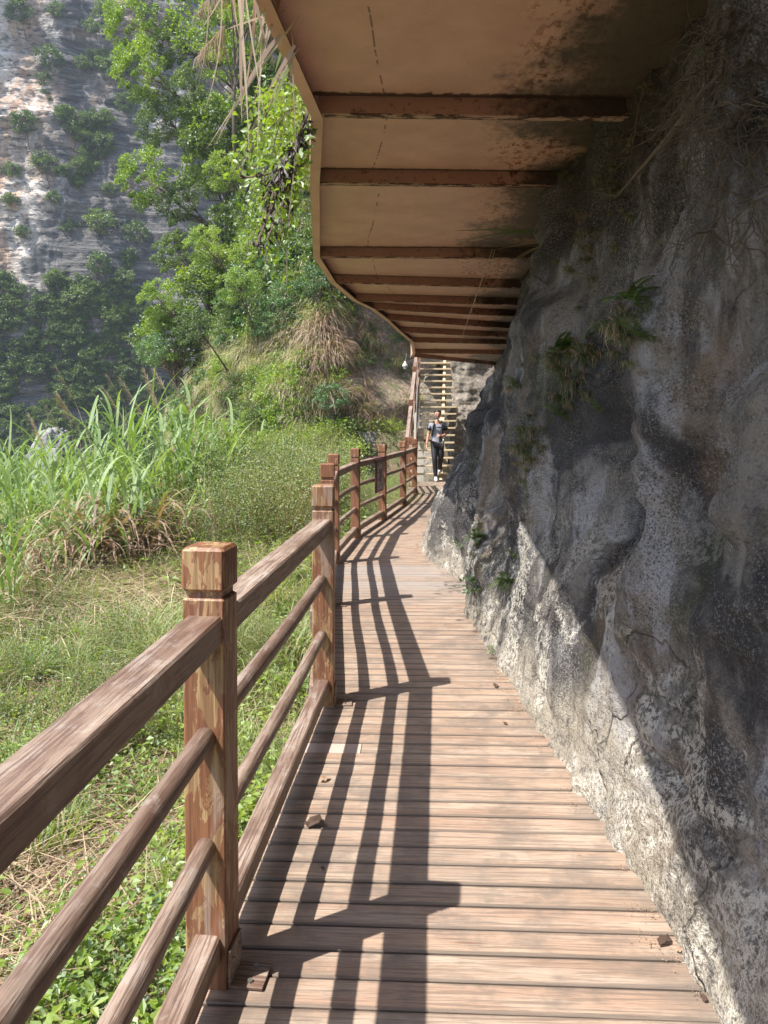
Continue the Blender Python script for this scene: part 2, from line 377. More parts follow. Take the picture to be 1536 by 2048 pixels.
def mat_soil(name, a=(0.10, 0.075, 0.045), b=(0.26, 0.20, 0.13), g=(0.10, 0.13, 0.04), sc=1.0):
    t = NT(name); p = t.pos()
    n = t.noise(p, 3.5 * sc, 5, 0.65); m = t.noise(p, 24.0 * sc, 4, 0.7); k = t.noise(p, 0.8 * sc, 4, 0.6)
    c = t.mix(t.sm(m, 0.35, 0.65), a, b); c = t.mix(t.math('MULTIPLY', t.sm(n, 0.45, 0.6), 0.7), c, g)
    c = t.mix(t.math('MULTIPLY', t.sm(k, 0.58, 0.66), 0.6), c, (0.30, 0.29, 0.28))
    t.set('Base Color', c); t.set('Roughness', 0.95); t.bump(t.math('ADD', n, m), 0.8, 0.06)
    return t.m
def mat_leaf(name, cols, trans=0.35, rough=0.5, world_scale=0.5, contrast=1.0):
    """cols: colours that leaves, plants and patches draw from"""
    t = NT(name); isl = t.island(); r = t.rnd(); big = t.noise(t.pos(), world_scale, 3, 0.6)
    f = t.math('ADD', t.math('ADD', t.math('MULTIPLY', isl, 0.40), t.math('MULTIPLY', r, 0.30)), t.math('MULTIPLY', t.sm(big, 0.3, 0.7), 0.30))
    n = len(cols); c = t.ramp(f, [(i / max(1, n - 1), k) for i, k in enumerate(cols)])
    t.n.remove(t.b)
    d = t.node('ShaderNodeBsdfDiffuse', {'Color': c, 'Roughness': 0.5}).outputs[0]
    tc = t.mix(1.0, c, (1.25, 1.35, 0.55), 'MULTIPLY')
    tr = t.node('ShaderNodeBsdfTranslucent', {'Color': tc}).outputs[0]
    g = t.node('ShaderNodeBsdfGlossy', {'Color': (0.9, 0.95, 1.0, 1), 'Roughness': rough}).outputs[0]
    m1 = t.node('ShaderNodeMixShader', {0: trans, 1: d, 2: tr}).outputs[0]
    m2 = t.node('ShaderNodeMixShader', {0: 0.06, 1: m1, 2: g}).outputs[0]
    t.t.links.new(m2, t.out.inputs[0])
    return t.m

M = dict(
    deck=mat_deck(), rail=mat_rail('weathered rail wood'), round_rail=mat_rail('dark round rail wood', 0.55),
    post_peeled=mat_post('peeling varnished post', 0.50), post_new=mat_post('varnished post', 0.60),
    steel=mat_steel('painted steel panel'), steel_beam=mat_steel('painted steel beam', 1.0),
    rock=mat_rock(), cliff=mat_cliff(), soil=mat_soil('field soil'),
    hill=mat_soil('hillside soil', (0.13, 0.10, 0.07), (0.36, 0.27, 0.20), (0.12, 0.13, 0.05), 0.45),
    bolt=mat_plain('galvanised bolt', (0.35, 0.33, 0.31), 0.4, 0.8),
    concrete=mat_plain('pale concrete', (0.62, 0.58, 0.52), 0.85, 0, 0.2, 9),
    tread=mat_plain('pale tread wood', (0.50, 0.40, 0.26), 0.7, 0, 0.25, 30),
    bark=mat_plain('bark', (0.13, 0.10, 0.075), 0.9, 0, 0.4, 12),
    root=mat_plain('dry root', (0.10, 0.078, 0.052), 0.9, 0, 0.4, 40),
    dead=mat_plain('dead leaf', (0.07, 0.042, 0.028), 0.8, 0, 0.4, 60),
    leaf=mat_leaf('mid green leaves', [(0.05, 0.085, 0.022), (0.09, 0.145, 0.032), (0.15, 0.215, 0.045), (0.23, 0.29, 0.07)], 0.42, world_scale=0.35),
    leaf_bright=mat_leaf('yellow green leaves', [(0.12, 0.19, 0.03), (0.20, 0.30, 0.04), (0.29, 0.38, 0.05), (0.38, 0.42, 0.08)], 0.45, world_scale=0.8),
    leaf_cool=mat_leaf('blue green leaves', [(0.06, 0.12, 0.045), (0.11, 0.20, 0.07), (0.20, 0.31, 0.12)], 0.35, world_scale=0.6),
    leaf_far=mat_leaf('far foliage', [(0.05, 0.085, 0.02), (0.09, 0.145, 0.028), (0.15, 0.215, 0.04), (0.23, 0.28, 0.055)], 0.35, world_scale=0.06),
    reed=mat_leaf('reed blades', [(0.10, 0.18, 0.04), (0.17, 0.27, 0.06), (0.26, 0.36, 0.10), (0.38, 0.44, 0.18)], 0.35, 0.7, 0.5),
    grass=mat_leaf('grass blades', [(0.13, 0.18, 0.04), (0.22, 0.28, 0.07), (0.33, 0.37, 0.11), (0.46, 0.42, 0.20)], 0.4, 0.7, 0.6),
    straw=mat_leaf('dry straw', [(0.24, 0.16, 0.09), (0.42, 0.31, 0.19), (0.56, 0.45, 0.29), (0.68, 0.57, 0.40)], 0.25, 0.7, 0.6),
    brown=mat_leaf('brown dead blades', [(0.13, 0.08, 0.05), (0.27, 0.165, 0.10), (0.44, 0.29, 0.19), (0.58, 0.44, 0.31)], 0.25, 0.7, 0.6),
    dark_leaf=mat_leaf('withered dark leaves', [(0.02, 0.014, 0.010), (0.05, 0.03, 0.02), (0.09, 0.055, 0.035)], 0.1, 0.6),
    fern=mat_leaf('fern', [(0.045, 0.075, 0.02), (0.07, 0.12, 0.028), (0.13, 0.19, 0.04)], 0.35, 0.5, 2.0),
)

# ------------------------------------------------------------------ foliage geometry (numpy)
def unit(v): return v / np.maximum(np.linalg.norm(v, axis=-1, keepdims=True), 1e-9)
def leaves(P, N, D, L, W):
    """rhombic leaves: base P, blade direction D, normal N"""
    D = unit(D); S = unit(np.cross(D, N)); N = unit(np.cross(S, D))
    L = np.asarray(L).reshape(-1, 1); W = np.asarray(W).reshape(-1, 1)
    n = len(P)
    V = np.stack([P, P + D * L * .45 + S * W * .5 + N * L * .06, P + D * L - N * L * .05, P + D * L * .45 - S * W * .5 + N * L * .06], 1).reshape(-1, 3)
    F = np.arange(n * 4).reshape(n, 4)
    return V, F
def rand_dirs(n, up=0.0, r=rng):
    d = r.normal(size=(n, 3)); d[:, 2] = d[:, 2] + up
    return unit(d)
def ribbons(B, az, el, L, W, droop, S=6, twist=0.0, curl=1.0):
    n = len(B); s = np.linspace(0, 1, S + 1)
    a = el[:, None] - droop[:, None] * s[None, :] ** curl
    step = (L / S)[:, None]
    azc = az[:, None] + twist * s[None, :]
    dx = np.cos(a) * np.cos(azc) * step; dy = np.cos(a) * np.sin(azc) * step; dz = np.sin(a) * step
    P = np.zeros((n, S + 1, 3)); P[:, 1:, 0] = np.cumsum(dx[:, :-1], 1); P[:, 1:, 1] = np.cumsum(dy[:, :-1], 1); P[:, 1:, 2] = np.cumsum(dz[:, :-1], 1)
    P += B[:, None, :]
    side = np.stack([-np.sin(azc), np.cos(azc), np.zeros_like(azc)], -1)
    w = W[:, None] * np.minimum(1.0, 0.45 + 2.5 * s)[None, :] * (1 - s[None, :] ** 2.2 * 0.97) * 0.5
    V = np.stack([P + side * w[..., None], P - side * w[..., None]], 2).reshape(-1, 3)
    i = (np.arange(n)[:, None] * (S + 1) + np.arange(S)[None, :]) * 2
    F = np.stack([i, i + 1, i + 3, i + 2], -1).reshape(-1, 4)
    return V, F
def join(parts):
    """parts: [(V,F,matindex)]"""
    V = []; F = []; mi = []; b = 0
    for v, f, m in parts:
        V.append(v); F.append(np.asarray(f) + b); mi.append(np.full(len(f), m)); b += len(v)
    return np.concatenate(V), np.concatenate(F), np.concatenate(mi)
U = lambda a, b, n, r=rng: r.uniform(a, b, n)
def crown_mesh(name, mat, n=2500, rad=(1, 1, .8), clusters=26, leaf=.09, seed=1, csize=.28, flat=0.5):
    r = np.random.default_rng(seed)
    c = rand_dirs(clusters, 0.2, r) * (r.uniform(0.25, 1.0, (clusters, 1)) ** 0.5) * np.array(rad)
    k = r.integers(0, clusters, n); cs = csize * r.uniform(0.6, 1.5, clusters) * max(rad)
    d = rand_dirs(n, 0, r); P = c[k] + d * (cs[k] * r.uniform(0.3, 1.0, n) ** .6)[:, None] * np.array([1, 1, flat])
    N = rand_dirs(n, 1.2, r); D = rand_dirs(n, -0.15, r) + d * 0.6
    V, F = leaves(P, N, D, leaf * r.uniform(.6, 1.3, n), leaf * .62 * r.uniform(.7, 1.2, n))
    return npmesh(name, V, F, [mat]), c
def tuft_mesh(name, mats, n=60, L=(.3, .6), W=.012, spread=.08, el=(55, 88), droop=(.4, 1.6), dry=0.2, seed=1, S=5, az0=None):
    r = np.random.default_rng(seed); parts = []
    nd = int(n * dry)
    for cnt, mi in ((n - nd, 0), (nd, 1)):
        if cnt <= 0: continue
        B = np.zeros((cnt, 3)); B[:, :2] = r.normal(0, spread, (cnt, 2))
        az = r.uniform(0, 2 * np.pi, cnt) if az0 is None else r.normal(az0, 0.9, cnt)
        k = 1.0 if mi == 0 else 0.85
        V, F = ribbons(B, az, np.radians(r.uniform(*el, cnt)), r.uniform(*L, cnt) * k, W * r.uniform(.6, 1.3, cnt), r.uniform(*droop, cnt) * (1 if mi == 0 else 1.3), S)
        parts.append((V, F, mi))
    V, F, mi = join(parts)
    return npmesh(name, V, F, mats, mi)

# ------------------------------------------------------------------ scattering (one stuff object through geometry nodes)
def source(name, me):
    return bpy.data.objects.new(name, me)
def scatter(name, P, rot, scl, sources, label, cat, idx=None):
    n = len(P)
    col = bpy.data.collections.new(name + ' kinds')
    for s in sources: col.objects.link(s)
    me = bpy.data.meshes.new(name); me.vertices.add(n); me.vertices.foreach_set('co', np.asarray(P, np.float32).ravel())
    a = me.attributes.new('rot', 'FLOAT_VECTOR', 'POINT'); a.data.foreach_set('vector', np.asarray(rot, np.float32).ravel())
    a = me.attributes.new('scl', 'FLOAT', 'POINT'); a.data.foreach_set('value', np.asarray(scl, np.float32).ravel())
    if idx is None: idx = rng.integers(0, len(sources), n)
    a = me.attributes.new('idx', 'INT', 'POINT'); a.data.foreach_set('value', np.asarray(idx, np.int32).ravel())
    o = link(name, me)
    ng = bpy.data.node_groups.new(name, 'GeometryNodeTree')
    ng.interface.new_socket('Geometry', in_out='INPUT', socket_type='NodeSocketGeometry')
    ng.interface.new_socket('Geometry', in_out='OUTPUT', socket_type='NodeSocketGeometry')
    N = ng.nodes; Lk = ng.links
    gi = N.new('NodeGroupInput'); go = N.new('NodeGroupOutput')
    ci = N.new('GeometryNodeCollectionInfo'); ci.inputs[0].default_value = col; ci.inputs['Separate Children'].default_value = True; ci.inputs['Reset Children'].default_value = True
    iop = N.new('GeometryNodeInstanceOnPoints'); iop.inputs['Pick Instance'].default_value = True
    def attr(nm, t):
        q = N.new('GeometryNodeInputNamedAttribute'); q.data_type = t; q.inputs[0].default_value = nm
        return [s for s in q.outputs if s.enabled and s.name == 'Attribute'][0]
    Lk.new(gi.outputs[0], iop.inputs['Points']); Lk.new(ci.outputs[0], iop.inputs['Instance'])
    e2r = N.new('FunctionNodeEulerToRotation'); Lk.new(attr('rot', 'FLOAT_VECTOR'), e2r.inputs[0]); Lk.new(e2r.outputs[0], iop.inputs['Rotation'])
    Lk.new(attr('scl', 'FLOAT'), iop.inputs['Scale']); Lk.new(attr('idx', 'INT'), iop.inputs['Instance Index'])
    Lk.new(iop.outputs[0], go.inputs[0])
    md = o.modifiers.new('scatter', 'NODES'); md.node_group = ng
    return tag(o, label, cat, kind='stuff')

# ================================================================== SETTING
# plan of the railing line (post centres)
POSTS = [(-0.72, -1.95), (-0.60, 0.12)]
for px, H in ((418, 860), (648, 437), (656, 285), (668, 218), (711, 178), (765, 150), (806, 127), (829, 110)):
    p = at_z(px, 847 + 1.28 * H, 0); POSTS.append((p.x, p.y))
POSTS.append((0.66, 18.7))
POSTS[2] = (POSTS[2][0] + .012, POSTS[2][1]); PX = np.array([p[0] for p in POSTS]); PY = np.array([p[1] for p in POSTS])
def left_x(y): return float(np.interp(y, np.append(PY, 20.6), np.append(PX, 0.66)))
ROCK = [  # base x, base y, x at z=3.24, y at z=3.24
    (1.00, -5, 1.6, -5), (0.95, -2.5, 1.35, -2.5), (0.93, 0, 1.50, 0), (0.91, 1.97, 1.50, 2.0), (0.871, 2.6, 1.48, 2.7), (0.84, 3.14, 1.47, 3.2), (0.805, 3.73, 1.46, 3.9),
    (0.769, 4.35, 1.35, 4.6), (0.70, 5.5, 1.44, 5.6), (0.75, 6.6, 1.58, 6.7), (0.72, 7.7, 1.72, 7.8), (0.50, 8.7, 1.86, 8.7), (0.45, 9.6, 1.98, 9.5),
    (0.52, 10.3, 2.12, 10.2), (0.95, 11.3, 2.5, 11.0), (1.65, 12.6, 3.1, 12.3), (2.2, 15, 3.9, 15), (2.5, 18, 4.4, 18), (3.3, 21, 4.9, 21), (3.6, 22.3, 4.9, 22.4),
    (2.5, 22.75, 2.55, 22.75), (2.02, 22.95, 2.10, 23.0), (1.98, 23.8, 2.30, 24.0), (2.5, 25.5, 2.6, 25.8), (3.5, 29, 3.6, 29)]
RK = np.array(ROCK)
def rock_base_x(y):
    return float(np.interp(y, RK[:19, 1], RK[:19, 0]))

def terrain_z(x, y):
    x = np.asarray(x, float); y = np.asarray(y, float)
    near = -1.12 + 0.85 * np.clip((y - 6) / 8.0, 0, 1) ** 1.2                        # close to the boardwalk
    t = np.clip((-x - 1.5) / 6.0, 0, 1); t = t * t * (3 - 2 * t)
    z = near * (1 - t) + (-1.30) * t
    # foot of the hillside
    hl = hill_dist(x, y); k = np.clip(1 - hl / 5.0, 0, 1); z = z + 1.5 * k * k
    # gorge beyond the field
    d = np.clip((y - (27 + 0.10 * (x + 12))) / 16.0, 0, 1) * np.clip((-x - 8.5) / 3.0, 0, 1)
    d2 = np.clip((-x - 24) / 18.0, 0, 1); d = np.maximum(d, d2); d = d * d * (3 - 2 * d)
    z = z - 26 * d
    far = np.clip((np.hypot(x, y) - 260) / 300, 0, 1); z = z + far * 45
    z = z + 0.16 * fbm(x * .6, y * .6, 0, 4, 5) + 0.05 * fbm(x * 3, y * 3, 0, 3, 9)
    z = np.where(np.hypot(x, y) > 60, z + 3 * fbm(x * .03, y * .03, 0, 3, 3), z)
    under = (x > -0.75) & (x < 12) & (y < 24)
    return np.where(under, np.minimum(z, -0.55), z)
HILL = np.array([(9.0, 27.0), (4.5, 26.6), (1.5, 25.6), (-0.8, 23.6), (-3.2, 23.6), (-5.8, 26.5), (-8.9, 33.0), (-11.9, 42.0), (-12.2, 52.0), (-6.0, 66.0), (6, 80)])
def hill_dist(x, y):
    """signed distance in front of the hill's foot (negative behind)"""
    best = np.full(np.broadcast(x, y).shape, 1e9); sg = np.ones_like(best)
    for (ax, ay), (bx, by) in zip(HILL[:-1], HILL[1:]):
        ex, ey = bx - ax, by - ay; L2 = ex * ex + ey * ey
        k = np.clip(((x - ax) * ex + (y - ay) * ey) / L2, 0, 1)
        d = np.hypot(x - ax - k * ex, y - ay - k * ey); side = np.sign(-((x - ax) * ey - (y - ay) * ex))
        m = d < best; best = np.where(m, d, best); sg = np.where(m, side, sg)
    return best * sg
# ground sheet, finer near the camera
gx = np.concatenate([-np.geomspace(700, 20, 40), np.linspace(-19.5, 6, 150), np.geomspace(8, 700, 30)])
gy = np.concatenate([-np.geomspace(700, 8, 30), np.linspace(-7, 45, 260), np.geomspace(47, 800, 45)])
X, Y = np.meshgrid(gx, gy, indexing='ij'); Z = terrain_z(X, Y)
n0, n1 = X.shape; I = np.arange(n0 * n1).reshape(n0, n1)
F = np.stack([I[:-1, :-1], I[1:, :-1], I[1:, 1:], I[:-1, 1:]], -1).reshape(-1, 4)
o = link('ground', npmesh('ground', np.stack([X, Y, Z], -1).reshape(-1, 3), F, [M['soil']], smooth=True)); tag(o, kind='structure')

def sheet(name, G, mat, closed=False):
    n0, n1 = G.shape[:2]; I = np.arange(n0 * n1).reshape(n0, n1)
    F = np.stack([I[:-1, :-1], I[1:, :-1], I[1:, 1:], I[:-1, 1:]], -1).reshape(-1, 4)
    return link(name, npmesh(name, G.reshape(-1, 3), F, [mat], smooth=True))
def resample(P, n, dens=None):
    P = np.asarray(P, float); s = np.concatenate([[0], np.cumsum(np.linalg.norm(np.diff(P[:, :2], axis=0), axis=1))])
    if dens is None: q = np.linspace(0, s[-1], n)
    else: q = np.interp(np.linspace(0, 1, n), dens[0], np.array(dens[1]) * s[-1])
    return np.stack([np.interp(q, s, P[:, k]) for k in range(P.shape[1])], 1), q
def smooth_rows(A, k):
    for _ in range(k):
        B = A.copy(); B[1:-1] = (A[:-2] + 2 * A[1:-1] + A[2:]) / 4; A = B
    return A
# ---- rock face along the path
RR, _ = resample(RK, 760); RR = smooth_rows(RR, 30)
zz = np.concatenate([np.linspace(-0.9, 3.7, 300), np.linspace(3.8, 9, 50)])
T = zz / 3.24
prof = np.where(T < 0, T * 0.3, T)                                  # foot goes almost plumb under the deck
bulge = 0.10 * np.sin(np.clip(T, 0, 1) * np.pi)                      # hollow half way up
bx = RR[:, 0][:, None] + (RR[:, 2] - RR[:, 0])[:, None] * prof[None] ; by = RR[:, 1][:, None] + (RR[:, 3] - RR[:, 1])[:, None] * prof[None]
tx = np.gradient(RR[:, 0]); ty = np.gradient(RR[:, 1]); tl = np.hypot(tx, ty); nx = -ty / tl; ny = tx / tl   # towards the path
ZZ = np.broadcast_to(zz[None], bx.shape)
amp = np.clip(ZZ / 1.2, 0.12, 1) 
disp = 0.30 * fbm(bx * .9, by * .75, ZZ * .45, 4, 21) * amp + 0.10 * fbm(bx * 2.2, by * 2.4, ZZ * .8, 4, 31, ridged=True) * amp
fl = fbm(bx * 0.2, by * 3.0, ZZ * .35, 3, 77, ridged=True)            # vertical flutes on the far buttress
flw = np.clip((by - 4.8) / 2.2, 0.10, 1) * np.clip((13 - by) / 1.5, 0.1, 1)
disp += 0.17 * fbm(bx * .9, by * .85, ZZ * .8, 3, 25, ridged=True) * amp + 0.02 * fbm(bx * 12, by * 12, ZZ * 9, 3, 26, ridged=True) + 0.09 * fbm(bx * 3, by * 3.4, ZZ * 2.6, 3, 27) * amp
disp += 0.13 * fl * flw * np.clip(ZZ / .5, .25, 1) + 0.030 * fbm(bx * 7, by * 7, ZZ * 5, 4, 41) + 0.012 * fbm(bx * 22, by * 22, ZZ * 16, 3, 51)
disp -= (bulge[None] * np.clip((7 - by) / 3, 0, 1)) * 0.8
strat = np.clip((by - 21.5) / 1, 0, 1); disp += strat * 0.12 * fbm(bx * 1.4, by * 1.4, ZZ * 2.2, 4, 61)
# overhanging knob with moss, and a ledge above it
def lump(cx, cy, cz, r, h):
    return h * np.exp(-(((by - cy) / r[0]) ** 2 + ((ZZ - cz) / r[1]) ** 2))
disp += lump(1.5, 8.0, 1.55, (.55, .30), .22) + lump(0, 6.3, 0.55, (.35, .5), .10) - lump(0, 7.3, .5, (.35, .7), .16) + lump(0, 5.4, 1.4, (.6, .25), .06)
disp += lump(0, 3.1, 1.30, (.9, .10), .05) - lump(0, 2.5, .38, (.5, .035), .05)
disp -= 0.17 * np.exp(-((by - 10.2) / 1.5) ** 2) * amp
G = np.stack([bx + nx[:, None] * disp, by + ny[:, None] * disp, ZZ + 0.03 * fbm(bx * 4, by * 4, ZZ * 4, 2, 5)], -1)
ROCKG = G; ROCKN = (nx, ny)
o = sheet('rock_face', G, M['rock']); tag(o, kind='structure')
def on_rock(px, py, off=0.0):
    """first place where the ray through the pixel meets the rock sheet (grid search)"""
    r = np.array(ray(px, py)); r = r / r[1]
    d = G[:560, :300]; yy = d[..., 1]; sx = yy * r[0]; sz = EYE + yy * r[2]
    m = (yy > 1.2); e = np.where(m, np.hypot(d[..., 0] - sx, d[..., 2] - sz) / np.maximum(yy, .5), 9)
    best = np.min(e); c = np.argwhere(e < best + 0.012); c = c[np.argmin(d[c[:, 0], c[:, 1], 1])]
    p = d[c[0], c[1]]
    return Vector(p) + Vector((nx[c[0]], ny[c[0]], 0)) * off
# ---- hillside
HR, hs = resample(HILL, 420); HR = smooth_rows(HR, 25)
hv = np.linspace(0, 1, 240); hz = -1.5 + 46 * hv
tx = np.gradient(HR[:, 0]); ty = np.gradient(HR[:, 1]); tl = np.hypot(tx, ty); hnx, hny = ty / tl, -tx / tl
if (hnx[200] * 1 + hny[200] * 1) > 0: hnx, hny = -hnx, -hny
# profile: step back with height; a ledge near z 2-3
back = np.where(hz < 0.2, 0.2 * (hz + 1.5), 0.34 + (hz - 0.2) * 0.10)
hk = np.clip(np.arange(420) / 419 * 1.0, 0, 1); hk = np.interp(HR[:, 0] * 0 + hs / hs[-1], [0, .30, .40, .50, 1], [.36, .36, .22, .07, .05])
back = back[None] + 1.3 * np.clip((hz - 2.2) / 1.8, 0, 1)[None] + np.clip(hz - 4.0, 0, 99)[None] * hk[:, None]
HX = HR[:, 0][:, None] - hnx[:, None] * back; HY = HR[:, 1][:, None] - hny[:, None] * back; HZ = np.broadcast_to(hz[None], HX.shape)
dd = 1.1 * fbm(HX * .16, HY * .16, HZ * .12, 4, 71) * np.clip(HZ / 4 + .3, .2, 1.6) + 0.35 * fbm(HX * .6, HY * .6, HZ * .6, 4, 81)
dd = dd + 0.15 * fbm(HX * .3, HY * .3, HZ * 2.2, 3, 88)
HG = np.stack([HX + hnx[:, None] * dd, HY + hny[:, None] * dd, HZ], -1)
o = sheet('hillside', HG, M['hill']); tag(o, kind='structure')
# ---- far cliff
CP = np.array([(-150, 40), (-110, 95), (-70, 112), (-45, 118), (-15, 128), (30, 130), (80, 120), (140, 90)])
CR, _ = resample(CP, 460); CR = smooth_rows(CR, 25)
cz = np.linspace(-32, 88, 300)
tx = np.gradient(CR[:, 0]); ty = np.gradient(CR[:, 1]); tl = np.hypot(tx, ty); cnx, cny = ty / tl, -tx / tl
cb = np.where(cz < -6, (cz + 32) * 0.75, 19.5 + (cz + 6) * 0.13)
CX = CR[:, 0][:, None] - cnx[:, None] * cb[None]; CY = CR[:, 1][:, None] - cny[:, None] * cb[None]; CZ = np.broadcast_to(cz[None], CX.shape)
dd = 5.0 * fbm(CX * .035, CY * .035, CZ * .02, 4, 91) + 1.8 * fbm(CX * .15, CY * .15, CZ * .10, 4, 95)
dd = dd + 0.9 * fbm(CX * .03, CY * .03, CZ * .45, 4, 99) + .5 * fbm(CX * .7, CY * .7, CZ * .9, 3, 98, ridged=True)
CG = np.stack([CX + cnx[:, None] * dd, CY + cny[:, None] * dd, CZ], -1)
o = sheet('cliff', CG, M['cliff']); tag(o, kind='structure')

# ================================================================== BOARDWALK
bw = thing('boardwalk', None, None); tag(bw, kind='structure')
def plank_mesh():
    c = 0.004; w = 0.0515; prof = [(-w, -0.03), (w, -0.03), (w, -c), (w - c, 0), (-w + c, 0), (-w, -c)]
    V = [(x, a, b) for x in (0.0, 1.0) for a, b in prof]
    F = [(0, 5, 4, 3, 2, 1)[::1], tuple(range(6, 12))] + [(k, (k + 1) % 6, (k + 1) % 6 + 6, k + 6) for k in range(6)]
    mb = MB().add(V, F); return mb.mesh('plank', M['deck'])
PM = plank_mesh()
t = NT('pale new board'); n = t.noise(t.map(t.coord(), (4, 90, 20)), 1, 4)
t.set('Base Color', t.mix(n, (0.40, 0.31, 0.26), (0.52, 0.42, 0.36))); t.set('Roughness', .75); PALE = t.m
PMP = PM.copy(); PMP.materials.clear(); PMP.materials.append(PALE)
ang = lambda y: math.atan(np.interp(y, [-3, 2, 5, 7, 10, 14, 21], [-.06, -.045, -.035, 0.0, 0.0, -.10, -.06]))
y = -2.6; k = 0
while y < 20.42:
    a = ang(y); xl = left_x(y) - 0.068; xr = rock_base_x(y) + 0.35
    if 6.0 < y < 8.5: xr += .15
    L = (xr - xl) / math.cos(a); j = random.uniform(-.012, .012)
    yl = y + math.tan(a) * (xl - 0.2)
    zj = random.uniform(-.0035, 0)
    def put(me, x0, x1):
        xa = xl + (x1 - x0) * 0 + x0 * math.cos(a); ya = yl + x0 * math.sin(a)
        p = link('plank', me, bw, (xa, ya, zj), (random.uniform(-.012, .012), random.uniform(-.0012, .0012), a + random.uniform(-.0015, .0015)), (x1 - x0, 1, 1)); return p
    if abs(y - 3.60) < 0.056:
        put(PMP, 0, 0.33)['label'] = 'short pale new board'; put(PM, 0.334, L)
    else: put(PM, j, L)
    y += 0.1125 + random.uniform(-.001, .001); k += 1
# beams under the boards and a pale beam along the free edge
yy = [float(v) for v in PY] + [20.45]; xx = [float(v) for v in PX] + [0.66]
for i in range(len(yy) - 1):
    p0, p1 = Vector((xx[i] - .115, yy[i], -0.10)), Vector((xx[i + 1] - .115, yy[i + 1], -0.10))
    Mx, L = beam_between(p0, p1, 0, 0); MB().box((-.005, -.04 if i > 3 else -.10, -.10), (L + .005, .04 if i > 3 else -.02, 0.06), Mx, .006).build('edge_beam', M['rail'], bw)
    for off in (0.25, 1.05):
        p0, p1 = Vector((xx[i] + off, yy[i], -0.10)), Vector((xx[i + 1] + off, yy[i + 1], -0.10))
        Mx, L = beam_between(p0, p1, 0, 0); MB().box((0, -.04, -.09), (L, .04, 0.062), Mx).build('joist', M['rail'], bw)
for i in range(1, len(yy) - 1, 1):
    MB().box((xx[i] - .10, yy[i] - .08, -2.2), (xx[i] + .06, yy[i] + .08, -0.19)).build('support_pillar', M['concrete'], bw)

# ================================================================== RAILING
rl = thing('wooden_railing', 'long brown post and rail fence following the left edge of the boardwalk', 'railing')
def post_mesh(mat):
    mb = MB(); h = .0575
    mb.box((-h, -h, -0.16), (h, h, 1.068), ch=.005); mb.box((-h + .009, -h + .009, 1.066), (h - .009, h - .009, 1.088)); return mb.mesh('post', mat)
def cap_mesh(mat):
    h = .060; return MB().box((-h, -h, 1.085), (h, h, 1.205), ch=.009).mesh('cap', mat)
PMESH = {k: (post_mesh(M[k]), cap_mesh(M[k])) for k in ('post_peeled', 'post_new')}
BR = MB(); BR.box((.0585, -.05, .002), (.0665, .05, .105), ch=.001); BR.box((.0665, -.05, .002), (.155, .05, .010), ch=.001); BR_ = BR.mesh('bracket', M['rail'])
BO = MB(); BO.tube([(0, 0, 0), (0, 0, .006)], .008, 6); BO_ = BO.mesh('bolt', M['bolt'])
for i, (x, yv) in enumerate(POSTS):
    a = math.atan2(PX[min(i + 1, len(PX) - 1)] - PX[max(i - 1, 0)], PY[min(i + 1, len(PX) - 1)] - PY[max(i - 1, 0)])
    if i == 2: a = 0.09 + .03
    kind = 'post_peeled' if i <= 4 else 'post_new'
    if i == 4: kind = 'post_new'
    po = link('post', PMESH[kind][0], rl, (x, yv, 0), (0, 0, -a)); link('cap', PMESH[kind][1], po)
    link('bracket', BR_, po)
    for q in (-.03, .03): link('bolt', BO_, po, (.115, q, .010)); link('bolt', BO_, po, (.0663, q, .07), (0, R(90), 0), (.7, .7, 1))
for i in range(len(POSTS) - 1):
    a, b = Vector((*POSTS[i], 0)), Vector((*POSTS[i + 1], 0)); d = (b - a).normalized(); a2, b2 = a + d * .045, b - d * .045
    def rail(z0, z1, w, name, lab=None):
        Mx, L = beam_between(a2 + Vector((0, 0, z0)), b2 + Vector((0, 0, z0)), 0, 0)
        mb = MB(); V, Fc = chbox((0, -w / 2, 0), (L, w / 2, z1 - z0), .006); mb.add(V, Fc)
        ob = mb.build(name, M['rail'], rl); ob.matrix_basis = Mx
        return ob
    rail(.945, 1.022, .098, 'top_rail'); rail(.075, .150, .072, 'bottom_rail')
    for z, mt, rr in ((.695, 'round_rail', .0300), (.395, 'rail', .0285)):
        Mx, L = beam_between(a2 + Vector((0, 0, z)), b2 + Vector((0, 0, z)), 0, 0)
        n = 26; pts = []; rad = []
        kn = random.uniform(.3, .7) * L
        for s in range(n + 1):
            u = s / n * L; pts.append((u, .004 * math.sin(u * 3 + i), .004 * math.sin(u * 2.3 + z)))
            rad.append(rr * (1 + .06 * math.exp(-((u - kn) / .04) ** 2) + .02 * math.sin(u * 7)))
        ob = MB().tube(pts, rad, 14).build('round_rail', M[mt], rl, smooth=True); ob.matrix_basis = Mx

# ================================================================== OVERHEAD WALKWAY
ZC = 3.236; ZP = ZC + 0.10
ow = thing('overhead_walkway', 'upper steel walkway seen from below, brown painted panels and crossbeams with rust', 'walkway')
BE = [((-1.5, -2.6, ZC), (1.9, -2.6, ZC)), ((-1.2, -.9, ZC), (1.9, -.9, ZC)), ((-.86, .9, ZC), (1.75, .9, ZC)), ((-.59, 2.2, ZC), (1.55, 2.2, ZC))]
for l, r in (((625, 228), (1275, 236)), ((622, 366), (1195, 373)), ((628, 514), (1125, 517)), ((662, 565), (1103, 578)), ((706, 601), (1092, 612)),
             ((742, 618), (1086, 636)), ((770, 639), (1077, 661)), ((797, 664), (1068, 677)), ((822, 684), (1060, 690)), ((826, 706), (1045, 709)), ((822, 713), (1022, 734))):
    a, b = at_z(*l, ZC), at_z(*r, ZC); b = b + (b - a).normalized() * 0.55; BE.append((tuple(a), tuple(b)))
